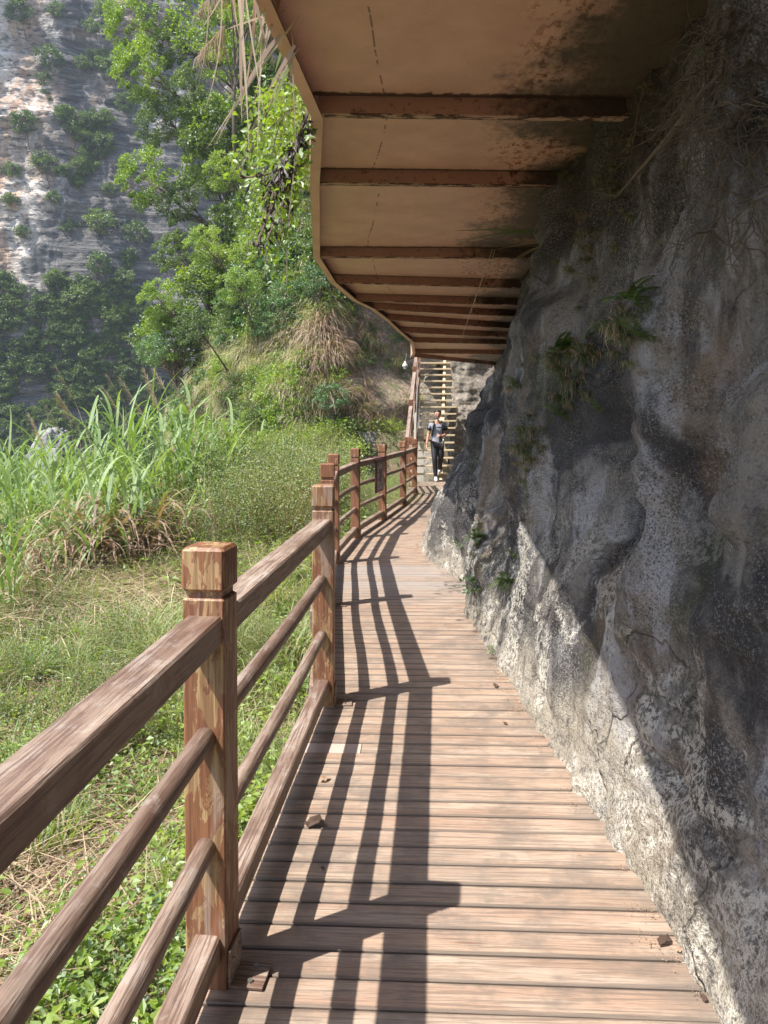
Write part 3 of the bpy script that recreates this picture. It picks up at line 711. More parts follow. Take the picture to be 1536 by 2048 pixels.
BE = [(Vector(a), Vector(b)) for a, b in BE]
def quad_box(P, zt, name, mat, parent, nx_=1):
    """slab from four plan points, from z of the points up to +zt, with UV u along 0->1, v 0->3"""
    V = [tuple(p) for p in P] + [(p[0], p[1], p[2] + zt) for p in P]
    F = [(0, 3, 2, 1), (4, 5, 6, 7), (0, 1, 5, 4), (1, 2, 6, 5), (2, 3, 7, 6), (3, 0, 4, 7)]
    uvp = {0: (0, 0), 1: (1, 0), 2: (1, 1), 3: (0, 1), 4: (0, 0), 5: (1, 0), 6: (1, 1), 7: (0, 1)}
    me = bpy.data.meshes.new(name); me.from_pydata(V, [], F); me.materials.append(mat)
    ul = me.uv_layers.new(name='UVMap')
    for p in me.polygons:
        for li, vi in zip(p.loop_indices, p.vertices): ul.data[li].uv = uvp[vi]
    me.update(); return link(name, me, parent)
up = Vector((0, 0, 1))
t = NT('rusted flange'); p_ = t.pos(); n1 = t.noise(t.map(p_, (2.5, 9, 9)), 2.2, 5, .75); n2 = t.noise(p_, 40, 3, .7)
t.set('Base Color', t.mix(t.sm(n1, .47, .52), t.mix(n2, (.40, .25, .17), (.52, .34, .24)), t.mix(n2, (.018, .010, .008), (.12, .05, .03)))); t.set('Roughness', .75); t.bump(n1, .4, .004); FLG = t.m
for i in range(len(BE) - 1):
    (a, b), (c, d) = BE[i], BE[i + 1]; z = Vector((0, 0, ZP - ZC))
    quad_box([a + z, b + z, d + z, c + z], .012, 'panel', M['steel'], ow)
for i, (a, b) in enumerate(BE):
    e = (b - a).normalized(); n = Vector((-e.y, e.x, 0))
    if n.y < 0: n = -n
    a1 = a + e * .035
    for lo, hi, w in ((0.008, .099, .008), ):
        P = [a1, b, b + n * w, a1 + n * w]; P = [p + Vector((0, 0, lo)) for p in P]
        bm_ = quad_box(P, hi - lo, 'crossbeam', M['steel_beam'], ow)
    P = [a1, b, b + n * .055, a1 + n * .055]; quad_box(P, .0075, 'flange', FLG, bm_)
for i in range(len(BE) - 1):
    a, c = BE[i][0], BE[i + 1][0]; e = (c - a).normalized(); n = Vector((e.y, -e.x, 0))
    if n.x < 0: n = -n
    dz_ = -.004 if i > 3 else -.035
    eb = quad_box([p + Vector((0, 0, dz_)) for p in (a, c, c + n * .062, a + n * .062)], .008, 'edge_beam', M['steel'], ow)
    for l in eb.data.uv_layers[0].data: l.uv = (l.uv[0] * .1, l.uv[1])
    f = quad_box([p + Vector((0, 0, -.004)) for p in (a - n * .008, c - n * .008, c, a)], .44, 'fascia_with_added_top', M['steel'], eb)  # upper part added out of view, meant to shift the shadow edge on rock
    for l in f.data.uv_layers[0].data: l.uv = (l.uv[0] * .1, l.uv[1])
    # timber deck above, so that the walkway is a real one
    z = Vector((0, 0, ZP - ZC + .02)); (a, b), (c, d) = BE[i], BE[i + 1]
    quad_box([a + z, b + z, d + z, c + z], .12, 'upper_deck', M['rail'], ow)

# ================================================================== STAIRS
st = thing('staircase', 'steep open tread staircase climbing beside the rock at the end of the boardwalk', 'staircase', (0, 0, 0))
NS = 19
def sx(n): return 0.86 + .018 * n, 1.80 + (0.035 * n if n < 14 else .49)
for n in range(1, NS + 1):
    yq = 20.3 + .245 * n; zq = .205 * n; x0, x1 = sx(n)
    MB().box((x0, yq, zq - .045), (x1, yq + .27, zq), ch=.004).build('tread', M['tread'], st)
def sbeam(x_a, x_b, w, h, name, mat, dz=-.05, n0=0, n1=NS):
    p, q = Vector((x_a, 20.42 + .245 * n0, .205 * n0 + dz)), Vector((x_b, 20.42 + .245 * n1, .205 * n1 + dz))
    Mx, L = beam_between(p, q, 0, 0); o = MB().box((0, -w / 2, -h), (L, w / 2, 0), ch=.003).build(name, mat, st); o.matrix_basis = Mx; return o
sbeam(1.52, 1.98, .085, .14, 'stringer', M['tread'], -.045, 0.4)
sbeam(.84, 1.16, .06, .20, 'stringer', M['rail'], -.0, 0.4)
for x, yq, z1, w in ((1.05, 22.2, 1.45, .19), (1.50, 20.78, .36, .08), (1.55, 21.3, .78, .08), (1.62, 22.6, 1.75, .14), (1.72, 21.4, .75, .10), (1.05, 24.6, 3.5, .16), (2.1, 24.9, 3.6, .16)):
    MB().box((x - w / 2, yq - w / 2, -.9), (x + w / 2, yq + w / 2, z1), ch=.006).build('support_post', M['concrete'], st)
MB().box((.9, 25.0, 3.75), (3.6, 26.3, 3.90), ch=.006).build('landing', M['rail'], st)
MB().box((1.1, 23.2, 1.9), (1.9, 23.3, 2.15), ch=.006).build('cross_beam', M['concrete'], st)
sr = thing('stair_railing', 'sloping wooden railing with three posts on the left of the staircase', 'railing', (0, 0, 0))
sp = []
for n in (0, 5, 10, 15):
    x = .60 + .030 * n; yq = 20.35 + .245 * n; z = .205 * n; sp.append(Vector((x, yq, z)))
    po = link('post', PMESH['post_new'][0], sr, (x, yq, z - .02)); link('cap', PMESH['post_new'][1], po)
for a, b in zip(sp[:-1], sp[1:]):
    for z, w, h in ((.95, .10, .075), (.1, .07, .07)):
        Mx, L = beam_between(a + Vector((0, .05, z)), b + Vector((0, -.05, z)), 0, 0)
        o = MB().box((0, -w / 2, 0), (L, w / 2, h), ch=.005).build('top_rail' if z > .5 else 'bottom_rail', M['rail'], sr); o.matrix_basis = Mx
    for z in (.70, .40):
        o = MB().tube([a + Vector((0, .05, z)), b + Vector((0, -.05, z))], .028, 10).build('round_rail', M['rail'], sr, smooth=True)

# ================================================================== SIGN, LAMP, BOX
a, b = Vector((*POSTS[6], 0)), Vector((*POSTS[7], 0)); e = (b - a).normalized(); n = Vector((e.y, -e.x, 0))
c = a + e * (b - a).length * .70 + n * .062
sg = thing('hanging_sign', 'small dark maroon notice board hooked over the top rail of the railing', 'sign', c)
t = NT('maroon paint'); t.set('Base Color', (0.075, 0.014, 0.022, 1)); t.set('Roughness', .4); MAR = t.m
t = NT('worn white lettering'); n1 = t.noise(t.pos(), 60, 3); t.set('Base Color', t.mix(t.sm(n1, .4, .6), (.55, .48, .48), (.92, .88, .86))); t.set('Roughness', .6); WHT = t.m
t = NT('grey brown panel'); t.set('Base Color', (0.10, 0.062, 0.070, 1)); t.set('Roughness', .45); GBR = t.m
Mx = Matrix((e, -n, Vector((0, 0, 1)))).transposed().to_4x4()          # local x along rail, -y towards the path
W2, z0, z1 = .30, .50, 1.0
def sgbox(lo, hi, name, mat, ch=0.0, par=sg):
    o = MB().box(lo, hi, Mx, ch).build(name, mat, par); return o
bd = sgbox((-W2, -.012, z0), (W2, .012, z1), 'board', MAR, .004)
sgbox((-W2 + .045, -.0155, z0 + .05), (W2 - .045, -.0125, z1 - .05), 'face', GBR)
for x in (-.2, .22):
    sgbox((x - .018, -.02, 1.005), (x + .018, .13, 1.03), 'hook', MAR)
mb = MB()
def strokes(x, z, s, seed):
    """a worn, unreadable character: a few strokes in a square"""
    r = random.Random(seed); t_ = s * .11
    for q in range(r.choice((3, 4, 4))):
        zz_ = z - s * (.08 + .84 * q / 3.2); x_ = x + s * r.uniform(.0, .2); mb.box((x_, -.0175, zz_ - t_ / 2), (x_ + s * r.uniform(.5, .78), -.0156, zz_ + t_ / 2), Mx)
    for q in range(r.choice((1, 2, 2))):
        x_ = x + s * r.uniform(.15, .8); mb.box((x_ - t_ / 2, -.0178, z - s * .95), (x_ + t_ / 2, -.0157, z - s * r.uniform(0, .3)), Mx)
for k in range(3):
    strokes(-.20, .90 - k * .105, .085, k); 
for k in range(3): strokes(-.085 + .09 * k, .92, .075, 10 + k)
for k in range(2): strokes(.14, .81 - k * .095, .08, 20 + k)
for r_ in range(4):
    for k in range(9):
        strokes(-.215 + k * .048, .655 - r_ * .032, .022, 100 + r_ * 20 + k)
mb.build('lettering', WHT, sg)
sgbox((-.05, -.0172, .66), (.10, -.0156, .80), 'picture', MAR)
# border
mb = MB()
for lo, hi in (((-.245, 0, .560), (.245, 0, .564)), ((-.245, 0, .936), (.245, 0, .940)), ((-.245, 0, .56), (-.241, 0, .94)), ((.241, 0, .56), (.245, 0, .94))):
    mb.box((lo[0], -.0174, lo[2]), (hi[0], -.0156, hi[2]), Mx)
mb.build('border', WHT, sg)
# lamp under the end of the upper walkway
lp = at_z(817, 713, ZC - .0); lp = lp + Vector((-.05, .0, 0))
la = thing('hanging_lamp', 'small white lamp hanging from the far corner of the upper walkway', 'lamp', lp); la.scale = (.75, .75, .85)
t = NT('white enamel'); t.set('Base Color', (.7, .72, .72, 1)); t.set('Roughness', .35); WEN = t.m
MB().tube([(0, 0, .1), (-.02, 0, -.05), (-.05, 0, -.16)], .010, 6).build('cable', M['bolt'], la)
MB().tube([(-.05, 0, -.15), (-.05, 0, -.21), (-.05, 0, -.24), (-.05, 0, -.31)], [.03, .04, .085, .09], 14).build('shade', WEN, la, smooth=True)
MB().tube([(-.05, 0, -.30), (-.05, 0, -.35), (-.05, 0, -.38)], [.05, .055, .02], 12).build('bulb', WEN, la, smooth=True)
p = at_y(931, 912, 12.6)
bx_ = thing('dark_box', 'small black box standing upright on the rock edge before the staircase', 'box', p)
t = NT('black plastic'); t.set('Base Color', (.012, .014, .018, 1)); t.set('Roughness', .4); BLK = t.m
MB().box((-.06, -.10, -.14), (.10, .05, .06), ch=.01).build('case', BLK, bx_); MB().box((-.065, -.105, .058), (.105, .055, .075), ch=.004).build('lid', M['bolt'], bx_)

# ================================================================== PERSON
def skin(name, joints, edges, mat, parent, root=0, levels=2):
    me = bpy.data.meshes.new(name); me.from_pydata([j[0] for j in joints], edges, []); me.materials.append(mat)
    o = link(name, me, parent); m = o.modifiers.new('skin', 'SKIN'); m.use_smooth_shade = True
    for i, j in enumerate(joints):
        r_ = j[1]; me.skin_vertices[0].data[i].radius = (r_ if hasattr(r_, '__len__') else (r_, r_)); me.skin_vertices[0].data[i].use_root = (i == root)
    s = o.modifiers.new('sub', 'SUBSURF'); s.levels = levels; s.render_levels = levels
    return o
t = NT('skin'); t.set('Base Color', (.50, .27, .19, 1)); t.set('Roughness', .5); SKN = t.m
t = NT('heather grey shirt'); n1 = t.noise(t.pos(), 90, 3, .7); t.set('Base Color', t.mix(t.sm(n1, .35, .65), (.13, .15, .20), (.36, .38, .44))); t.set('Roughness', .85); SHT = t.m
t = NT('black leggings'); t.set('Base Color', (.012, .012, .015, 1)); t.set('Roughness', .55); LEG = t.m
t = NT('dark hair'); t.set('Base Color', (.02, .012, .009, 1)); t.set('Roughness', .45); HAR = t.m
t = NT('white trainers'); t.set('Base Color', (.75, .74, .72, 1)); t.set('Roughness', .6); SHO = t.m
pe = thing('person', 'woman in grey top and black leggings stepping down the staircase', 'person', (1.42, 20.30, 0.0))
# body: facing -y. local metres, z above deck
J = [((0, .12, 1.03), (.115, .085)), ((0, .12, 1.17), (.095, .07)), ((0, .125, 1.34), (.115, .075)), ((0, .125, 1.46), (.105, .065)),      # pelvis..chest 0-3
     ((0, .105, 1.555), (.05, .05)), ((0, .085, 1.63), (.05, .055)),                                                                       # neck 4,5
     ((-.165, .12, 1.475), (.055, .055)), ((-.225, .14, 1.25), (.040, .042)), ((-.265, .08, 1.03), (.030, .032)), ((-.275, .06, .965), (.024, .026)),   # her right arm 6-9
     ((.165, .12, 1.475), (.055, .055)), ((.225, .16, 1.25), (.042, .042)), ((.145, -.06, 1.20), (.032, .032)), ((.09, -.12, 1.20), (.024, .026)),     # her left arm 10-13
     ((-.085, .12, .97), (.095, .10)), ((-.075, -.02, .58), (.062, .066)), ((-.06, .02, .30), (.052, .056)), ((-.05, .0, .13), (.036, .04)),         # her right leg: forward, foot low
     ((.085, .13, .97), (.095, .10)), ((.085, .08, .64), (.062, .066)), ((.075, .20, .42), (.052, .056)), ((.065, .24, .29), (.036, .04))]
E = [(0, 1), (1, 2), (2, 3), (3, 4), (4, 5), (3, 6), (6, 7), (7, 8), (8, 9), (3, 10), (10, 11), (11, 12), (12, 13), (0, 14), (14, 15), (15, 16), (16, 17), (0, 18), (18, 19), (19, 20), (20, 21)]
skin('body', J, E, SKN, pe)
# top: torso and cap sleeves
T_ = [((0, .12, .90), (.155, .118)), ((0, .12, 1.02), (.150, .115)), ((0, .12, 1.17), (.138, .105)), ((0, .11, 1.34), (.165, .118)), ((0, .115, 1.475), (.150, .098)), ((-.17, .12, 1.475), (.068, .068)), ((-.205, .13, 1.37), (.060, .060)), ((.17, .12, 1.475), (.068, .068)), ((.205, .14, 1.37), (.060, .060))]
skin('shirt', T_, [(0, 1), (1, 2), (2, 3), (3, 4), (4, 5), (5, 6), (4, 7), (7, 8)], SHT, pe)
L_ = [((0, .12, .99), (.140, .105))] + [(p, (r_[0] + .010, r_[1] + .010)) for p, r_ in J[14:22]]
skin('leggings', L_, [(0, 1), (1, 2), (2, 3), (3, 4), (0, 5), (5, 6), (6, 7), (7, 8)], LEG, pe)
hd = bpy.data.meshes.new('head')
import bmesh
def blob(name, c, r, mat, parent, shape=None, seg=20):
    bm = bmesh.new(); bmesh.ops.create_uvsphere(bm, u_segments=seg, v_segments=seg * 2 // 3, radius=1.0)
    for v in bm.verts:
        q = v.co.copy()
        if shape: q = shape(q)
        v.co = Vector((q.x * r[0], q.y * r[1], q.z * r[2])) + Vector(c)
    for f in bm.faces: f.smooth = True
    me = bpy.data.meshes.new(name); bm.to_mesh(me); bm.free(); me.materials.append(mat); return link(name, me, parent)
def face(q):
    q = q.copy()
    if q.z < 0: q.x *= 1 + .32 * q.z; q.y *= 1 + .12 * q.z
    if q.y < -.6 and abs(q.x) < .28 and -.35 < q.z < .15: q.y -= .20 * (1 - abs(q.x) / .28)      # nose
    if q.y < -.5 and .05 < q.z < .35: q.y += .05
    return q
HC = (0.0, .055, 1.735)
head = blob('head', HC, (.082, .098, .120), SKN, pe, face, 30)
blob('hair', (0, .072, 1.772), (.092, .104, .104), HAR, pe, lambda q: Vector((q.x, q.y + (.55 if q.y < -.1 and q.z < .35 else 0), max(q.z, -.75))))
blob('hair_bun', (0, .175, 1.77), (.035, .035, .035), HAR, pe)
for s in (-1, 1):
    blob('ear', (.074 * s, .065, 1.73), (.012, .02, .03), SKN, pe, None, 10)
g = MB()
for s in (-1, 1):
    g.tube([Vector((.032 * s + .027 * math.cos(k * math.pi / 6), -.040, 1.752 + .018 * math.sin(k * math.pi / 6))) for k in range(13)], .0035, 5)
g.box((-.012, -.045, 1.752), (.012, -.040, 1.757)); g.box((-.078, -.04, 1.752), (-.07, .06, 1.757)); g.box((.07, -.04, 1.752), (.078, .06, 1.757)); g.build('glasses', BLK, pe)
blob('mouth', (0, -.036, 1.668), (.022, .008, .007), mat_plain('lips', (.35, .10, .09), .5), pe, None, 10)
for s in (-1, 1): blob('eye', (.030 * s, -.030, 1.753), (.013, .006, .008), BLK, pe, None, 10)
# straps, chest strap, trim
g = MB()
for s in (-1, 1):
    g.tube([(.10 * s, .20, 1.53), (.10 * s, .12, 1.565), (.10 * s, .02, 1.52), (.115 * s, -.012, 1.42), (.13 * s, .005, 1.30), (.15 * s, .08, 1.20)], [.022] * 6, 8)
g.tube([(-.11, -.012, 1.415), (0, -.03, 1.41), (.11, -.012, 1.415)], .014, 8); g.build('backpack_straps', BLK, pe, smooth=True)
MB().box((-.14, .22, 1.12), (.14, .36, 1.52), ch=.04).build('backpack', BLK, pe)
for s in (-1, 1):
    MB().tube([(.190 * s, .130, 1.415), (.212 * s, .142, 1.345)], [.066, .064], 14).build('sleeve_trim', BLK, pe, smooth=True)
# hands with five fingers
def hand(name, w, d, side, curl):
    w = Vector(w); d = Vector(d).normalized(); s_ = Vector(side).normalized(); nrm = d.cross(s_)
    js = [(w, .024), (w + d * .05, (.034, .017))]; ed = [(0, 1)]
    for k, (o_, ln) in enumerate(((-.030, .060), (-.010, .072), (.010, .068), (.029, .052))):
        b_ = len(js); p0 = w + d * .085 + s_ * o_; p1 = p0 + (d * math.cos(curl) + nrm * math.sin(curl)) * ln * .5; p2 = p1 + (d * math.cos(curl * 2) + nrm * math.sin(curl * 2)) * ln * .5
        js += [(p0, .0105), (p1, .0090), (p2, .0075)]; ed += [(1, b_), (b_, b_ + 1), (b_ + 1, b_ + 2)]
    b_ = len(js); p0 = w + d * .035 - s_ * .038; p1 = p0 + (d * .7 - s_ * .5 + nrm * .4).normalized() * .035; js += [(p0, .012), (p1, .010), (p1 + d * .025, .0085)]; ed += [(1, b_), (b_, b_ + 1), (b_ + 1, b_ + 2)]
    js = [(tuple(p), r_ if hasattr(r_, '__len__') else (r_, r_)) for p, r_ in js]
    return skin(name, js, ed, SKN, pe, 1, 1)
hand('hand', J[9][0], (-.05, -.15, -1), (0, -1, .1), .25)
hand('hand', J[13][0], (-1, -.35, .0), (0, .3, 1), .7)
ph = thing('phone', 'black phone held in front of the woman on the stairs', 'phone', (1.42 + .055, 20.30 - .165, 1.12))
MB().box((-.035, -.006, -.07), (.035, .006, .07), ch=.003).build('phone_body', BLK, ph); MB().box((-.031, -.0078, -.062), (.031, -.0064, .062)).build('screen', BLK, ph)
def shoe(x, y_, z_, pitch):
    js = [((x, y_ + .05, z_ + .06), (.038, .04)), ((x, y_ - .01, z_ + .05), (.042, .042)), ((x, y_ - .10, z_ + .035), (.046, .030)), ((x, y_ - .165, z_ + .028), (.036, .022))]
    c_ = Vector((x, y_, z_)); Rm = Matrix.Rotation(pitch, 3, 'X'); js = [(tuple(Rm @ (Vector(p) - c_) + c_), r_) for p, r_ in js]
    skin('shoe', js, [(0, 1), (1, 2), (2, 3)], SHO, pe)
pe.scale = (1.04, 1.04, 1.02)
shoe(-.05, .0, .045, .25); shoe(.065, .235, .215, .12)

# ================================================================== ROCKS, BOULDER
def rock_mesh(name, r, seed, mat, seg=5):
    bm = bmesh.new(); bmesh.ops.create_icosphere(bm, subdivisions=seg, radius=1)
    P = np.array([v.co[:] for v in bm.verts]); k = 1 + .35 * fbm(P[:, 0] * 1.3 + seed, P[:, 1] * 1.3, P[:, 2] * 1.3, 4, seed) + .12 * fbm(P[:, 0] * 5, P[:, 1] * 5 + seed, P[:, 2] * 5, 3, seed, ridged=True)
    P = P * k[:, None] * np.array(r)
    for v, p in zip(bm.verts, P): v.co = p
    for f in bm.faces: f.smooth = True
    me = bpy.data.meshes.new(name); bm.to_mesh(me); bm.free(); me.materials.append(mat); return me
t = NT('pale boulder rock'); p_ = t.pos(); n1 = t.noise(p_, 1.6, 5, .65, .5); n2 = t.noise(p_, 9, 4, .7)
t.set('Base Color', t.mix(t.sm(n1, .35, .6), (.13, .13, .14), t.mix(n2, (.23, .225, .22), (.36, .35, .33)))); t.set('Roughness', .9); t.bump(t.math('ADD', n1, n2), .8, .08); BOUL = t.m
p = at_y(100, 870, 23.0)
tag(link('boulder', rock_mesh('boulder', (.62, .7, 1.15), 4, BOUL), None, p - Vector((0, 0, .95)), (0.1, .25, .4), (1.15, 1, 1.1)), 'large pale grey boulder rising behind the reeds at the far left of the field', 'boulder')

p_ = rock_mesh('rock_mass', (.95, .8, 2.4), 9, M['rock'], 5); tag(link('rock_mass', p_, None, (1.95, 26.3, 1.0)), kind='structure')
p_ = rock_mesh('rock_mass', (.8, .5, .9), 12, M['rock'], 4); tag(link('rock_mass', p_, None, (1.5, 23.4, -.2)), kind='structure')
# ================================================================== VEGETATION
def th(a): return float(terrain_z(np.array([a[0]]), np.array([a[1]]))[0])
# --- kinds that the ground cover draws from
def leafy_src(i, mat, n, r, h, leaf):
    g = np.random.default_rng(100 + i); P = np.stack([g.normal(0, r * .5, n), g.normal(0, r * .5, n), g.uniform(.1, 1, n) * h], 1)
    N = unit(np.stack([g.normal(0, .45, n), g.normal(0, .45, n), np.ones(n)], 1)); D = rand_dirs(n, 0, g); D[:, 2] *= .3
    V, F = leaves(P, N, D, leaf * g.uniform(.6, 1.3, n), leaf * .6 * g.uniform(.7, 1.2, n))
    # a few stems
    m = 6; B = np.zeros((m, 3)); V2, F2 = ribbons(B, g.uniform(0, 6.28, m), np.radians(g.uniform(50, 85, m)), g.uniform(.6, 1.1, m) * h, np.full(m, .006), g.uniform(0, .5, m), 3)
    V, F, mi = join([(V, F, 0), (V2, F2, 1)]); return source('leafy plant', npmesh('leafy plant', V, F, [mat, M['brown']], mi))
LEAFY = [leafy_src(0, M['leaf_bright'], 40, .24, .24, .062), leafy_src(1, M['leaf_bright'], 46, .22, .18, .048), leafy_src(2, M['leaf_bright'], 44, .24, .14, .038),
         leafy_src(3, M['leaf'], 60, .26, .24, .034), leafy_src(4, M['leaf_bright'], 30, .25, .30, .055)]
GRASS = [source('grass tuft', tuft_mesh('grass tuft', [M['grass'], M['straw']], 46, (.16, .38), .008, .05, dry=.25, seed=i)) for i in range(3)]
GRASSL = [source('long grass tuft', tuft_mesh('long grass tuft', [M['grass'], M['straw']], 70, (.45, .95), .011, .09, dry=.35, seed=10 + i, droop=(.9, 2.4))) for i in range(3)]
def straw_src(i, mat, n=26, L=(.2, .6), W=.008):
    g = np.random.default_rng(200 + i); B = np.stack([g.normal(0, .2, n), g.normal(0, .2, n), g.uniform(0.01, .07, n)], 1)
    V, F = ribbons(B, g.uniform(0, 6.28, n), np.radians(g.uniform(-4, 14, n)), g.uniform(*L, n), W * g.uniform(.5, 1.4, n), g.uniform(-.2, .5, n), 4)
    return source('straw', npmesh('straw', V, F, [mat]))
STRAW = [straw_src(0, M['straw']), straw_src(1, M['brown']), straw_src(2, M['straw'], 30, (.3, .8), .006)]
def litter_src(i):
    g = np.random.default_rng(300 + i); n = 24; P = np.stack([g.normal(0, .16, n), g.normal(0, .16, n), g.uniform(0.0, .03, n)], 1)
    V, F = leaves(P, unit(np.stack([g.normal(0, .4, n), g.normal(0, .4, n), np.ones(n)], 1)), rand_dirs(n, 0, g) * [1, 1, .3], .05 * g.uniform(.5, 1.3, n), .028 * g.uniform(.5, 1.2, n))
    return source('litter', npmesh('litter', V, F, [M['brown']]))
LITTER = [litter_src(0), litter_src(1)]
def bush_src(i, mat, n, rad, leaf, clusters, cs=.28):
    me, _ = crown_mesh('bush', mat, n, rad, clusters, leaf, 400 + i, cs); return source('bush', me)
FINE = [bush_src(0, M['leaf'], 900, (.5, .5, .45), .035, 22), bush_src(1, M['leaf'], 900, (.5, .5, .6), .030, 30, .22)]
TWIG = []
for i in range(2):
    g = np.random.default_rng(500 + i); n = 60
    V, F = ribbons(np.stack([g.normal(0, .15, n), g.normal(0, .15, n), np.zeros(n)], 1), g.uniform(0, 6.28, n), np.radians(g.uniform(50, 88, n)), g.uniform(.5, 1.2, n), np.full(n, .006), g.uniform(-.2, .8, n), 5)
    k = g.integers(0, len(V), 2600); V2, F2 = leaves(V[k] + g.normal(0, .05, (2600, 3)), rand_dirs(2600, 1, g), rand_dirs(2600, 0, g), np.full(2600, .026), np.full(2600, .015))
    V, F, mi = join([(V, F, 1), (V2, F2, 0)]); TWIG.append(source('twiggy plant', npmesh('twiggy plant', V, F, [M['grass' if i else 'leaf'], M['brown']], mi)))
# --- ground scatter in the field
def field_pts(n, y0, y1, keep=None, xl=(-.66, -2.0), dens=1.0, seed=0):
    g = np.random.default_rng(seed); y = y0 + (y1 - y0) * g.uniform(0, 1, n) ** dens
    xr = np.interp(y, PY, PX) - .16; xmin = xl[0] * y + xl[1]; x = xmin + (xr - xmin) * g.uniform(0, 1, n)
    ok = (hill_dist(x, y) > -0.2) & ~((y > 26) & (x < -9.5))
    if keep is not None: ok &= keep(x, y, g)
    x, y = x[ok], y[ok]; return np.stack([x, y, terrain_z(x, y) - .01], 1)
def rots(n, tilt=.12, g=rng): return np.stack([g.normal(0, tilt, n), g.normal(0, tilt, n), g.uniform(0, 6.28, n)], 1)
patch = lambda x, y, s, k: fbm(x * s, y * s, 0, 3, k)
P = field_pts(5200, .3, 10.5, lambda x, y, g: (patch(x, y, 1.1, 3) > -.06) | (g.uniform(size=len(x)) < .14), seed=1)
scatter('undergrowth', P, rots(len(P)), rng.uniform(.55, 1.25, len(P)), LEAFY, 'low leafy green undergrowth covering the ground left of the railing', 'plants')
P = field_pts(9000, 9.5, 26, lambda x, y, g: (patch(x, y, .5, 4) > -.25), dens=.8, seed=2)
scatter('undergrowth', P, rots(len(P)), rng.uniform(.9, 1.9, len(P)), LEAFY, 'taller leafy undergrowth farther out across the field', 'plants')
P = field_pts(3400, .5, 12, lambda x, y, g: (patch(x, y, .7, 7) > -.05) & (g.uniform(size=len(x)) < np.clip((y - 2) / 8, .12, 1)), seed=3)
scatter('grass', P, rots(len(P)), rng.uniform(.6, 1.5, len(P)), GRASS, 'short green and yellow grass between the leafy plants', 'grass')
P = field_pts(3800, 7.5, 25, lambda x, y, g: (patch(x, y, .35, 8) > -.15), seed=4)
scatter('grass', P, rots(len(P)), rng.uniform(.55, 1.15, len(P)), GRASSL, 'long arching grass covering the middle of the field', 'grass')
P = field_pts(6500, .5, 16, seed=5)
scatter('straw_litter', P, rots(len(P), .08), rng.uniform(.5, 1.2, len(P)), STRAW[:2] + LITTER, 'dry stalks and brown litter lying on the soil', 'straw')
P = field_pts(280, 5.5, 13, lambda x, y, g: (patch(x, y, .8, 19) > -.05) | (x > np.interp(y, PY, PX) - .9) & (g.uniform(size=len(x)) < .5), seed=61)
scatter('tall_weeds', P, rots(len(P), .15), rng.uniform(.25, .85, len(P)), TWIG + FINE, 'tangled knee high weeds standing over the undergrowth', 'plants')
P = field_pts(900, 1.2, 8.5, lambda x, y, g: (patch(x, y, 1.0, 3) > .02), seed=62)
scatter('broad_weeds', P, rots(len(P), .15), rng.uniform(.55, .95, len(P)), [LEAFY[0], LEAFY[1], LEAFY[4]], 'bright broad leaved weeds in patches close to the railing', 'plants')
# flattened straw heap
g = np.random.default_rng(6); n = 420; c0 = at_z(250, 1235, -1.15)
P = np.stack([c0.x + g.normal(0, 1.1, n), c0.y + g.normal(0, .75, n), np.zeros(n)], 1); P[:, 2] = terrain_z(P[:, 0], P[:, 1]) + g.uniform(.05, .30, n)
rt = np.stack([g.normal(0, .08, n), g.normal(0, .08, n), g.normal(0.2, .35, n)], 1)
scatter('straw_heap', P, rt, g.uniform(.8, 1.7, n), [STRAW[2]], 'flattened heap of pale cut straw lying in the field', 'straw')
# green bushes and the fine twiggy brush right of the reeds
def cloud(px0, px1, py0, py1, y0, y1, n, srcs, s, nm, lab, cat, seed):
    g = np.random.default_rng(seed); P = []
    for _ in range(n):
        yq = g.uniform(y0, y1); r_ = ray(g.uniform(px0, px1), 900); x = r_.x / r_.y * yq; P.append((x, yq, th((x, yq)) + g.uniform(-.05, s[2])))
    return scatter(nm, P, rots(n), g.uniform(s[0], s[1], n), srcs, lab, cat)
cloud(455, 640, 0, 0, 11.5, 17, 190, TWIG, (.45, 1.55, .15), 'brushwood', 'fine twiggy olive brushwood between the reeds and the railing', 'plants', 21)
cloud(230, 470, 0, 0, 11.0, 13.5, 60, FINE, (.55, 1.0, .15), 'low_bushes', 'rounded fine leaved green bushes at the foot of the reeds', 'bushes', 22)
cloud(640, 830, 0, 0, 14, 21, 120, TWIG + FINE, (.5, .9, .1), 'low_bushes', 'grassy green scrub behind the far part of the railing', 'bushes', 23)

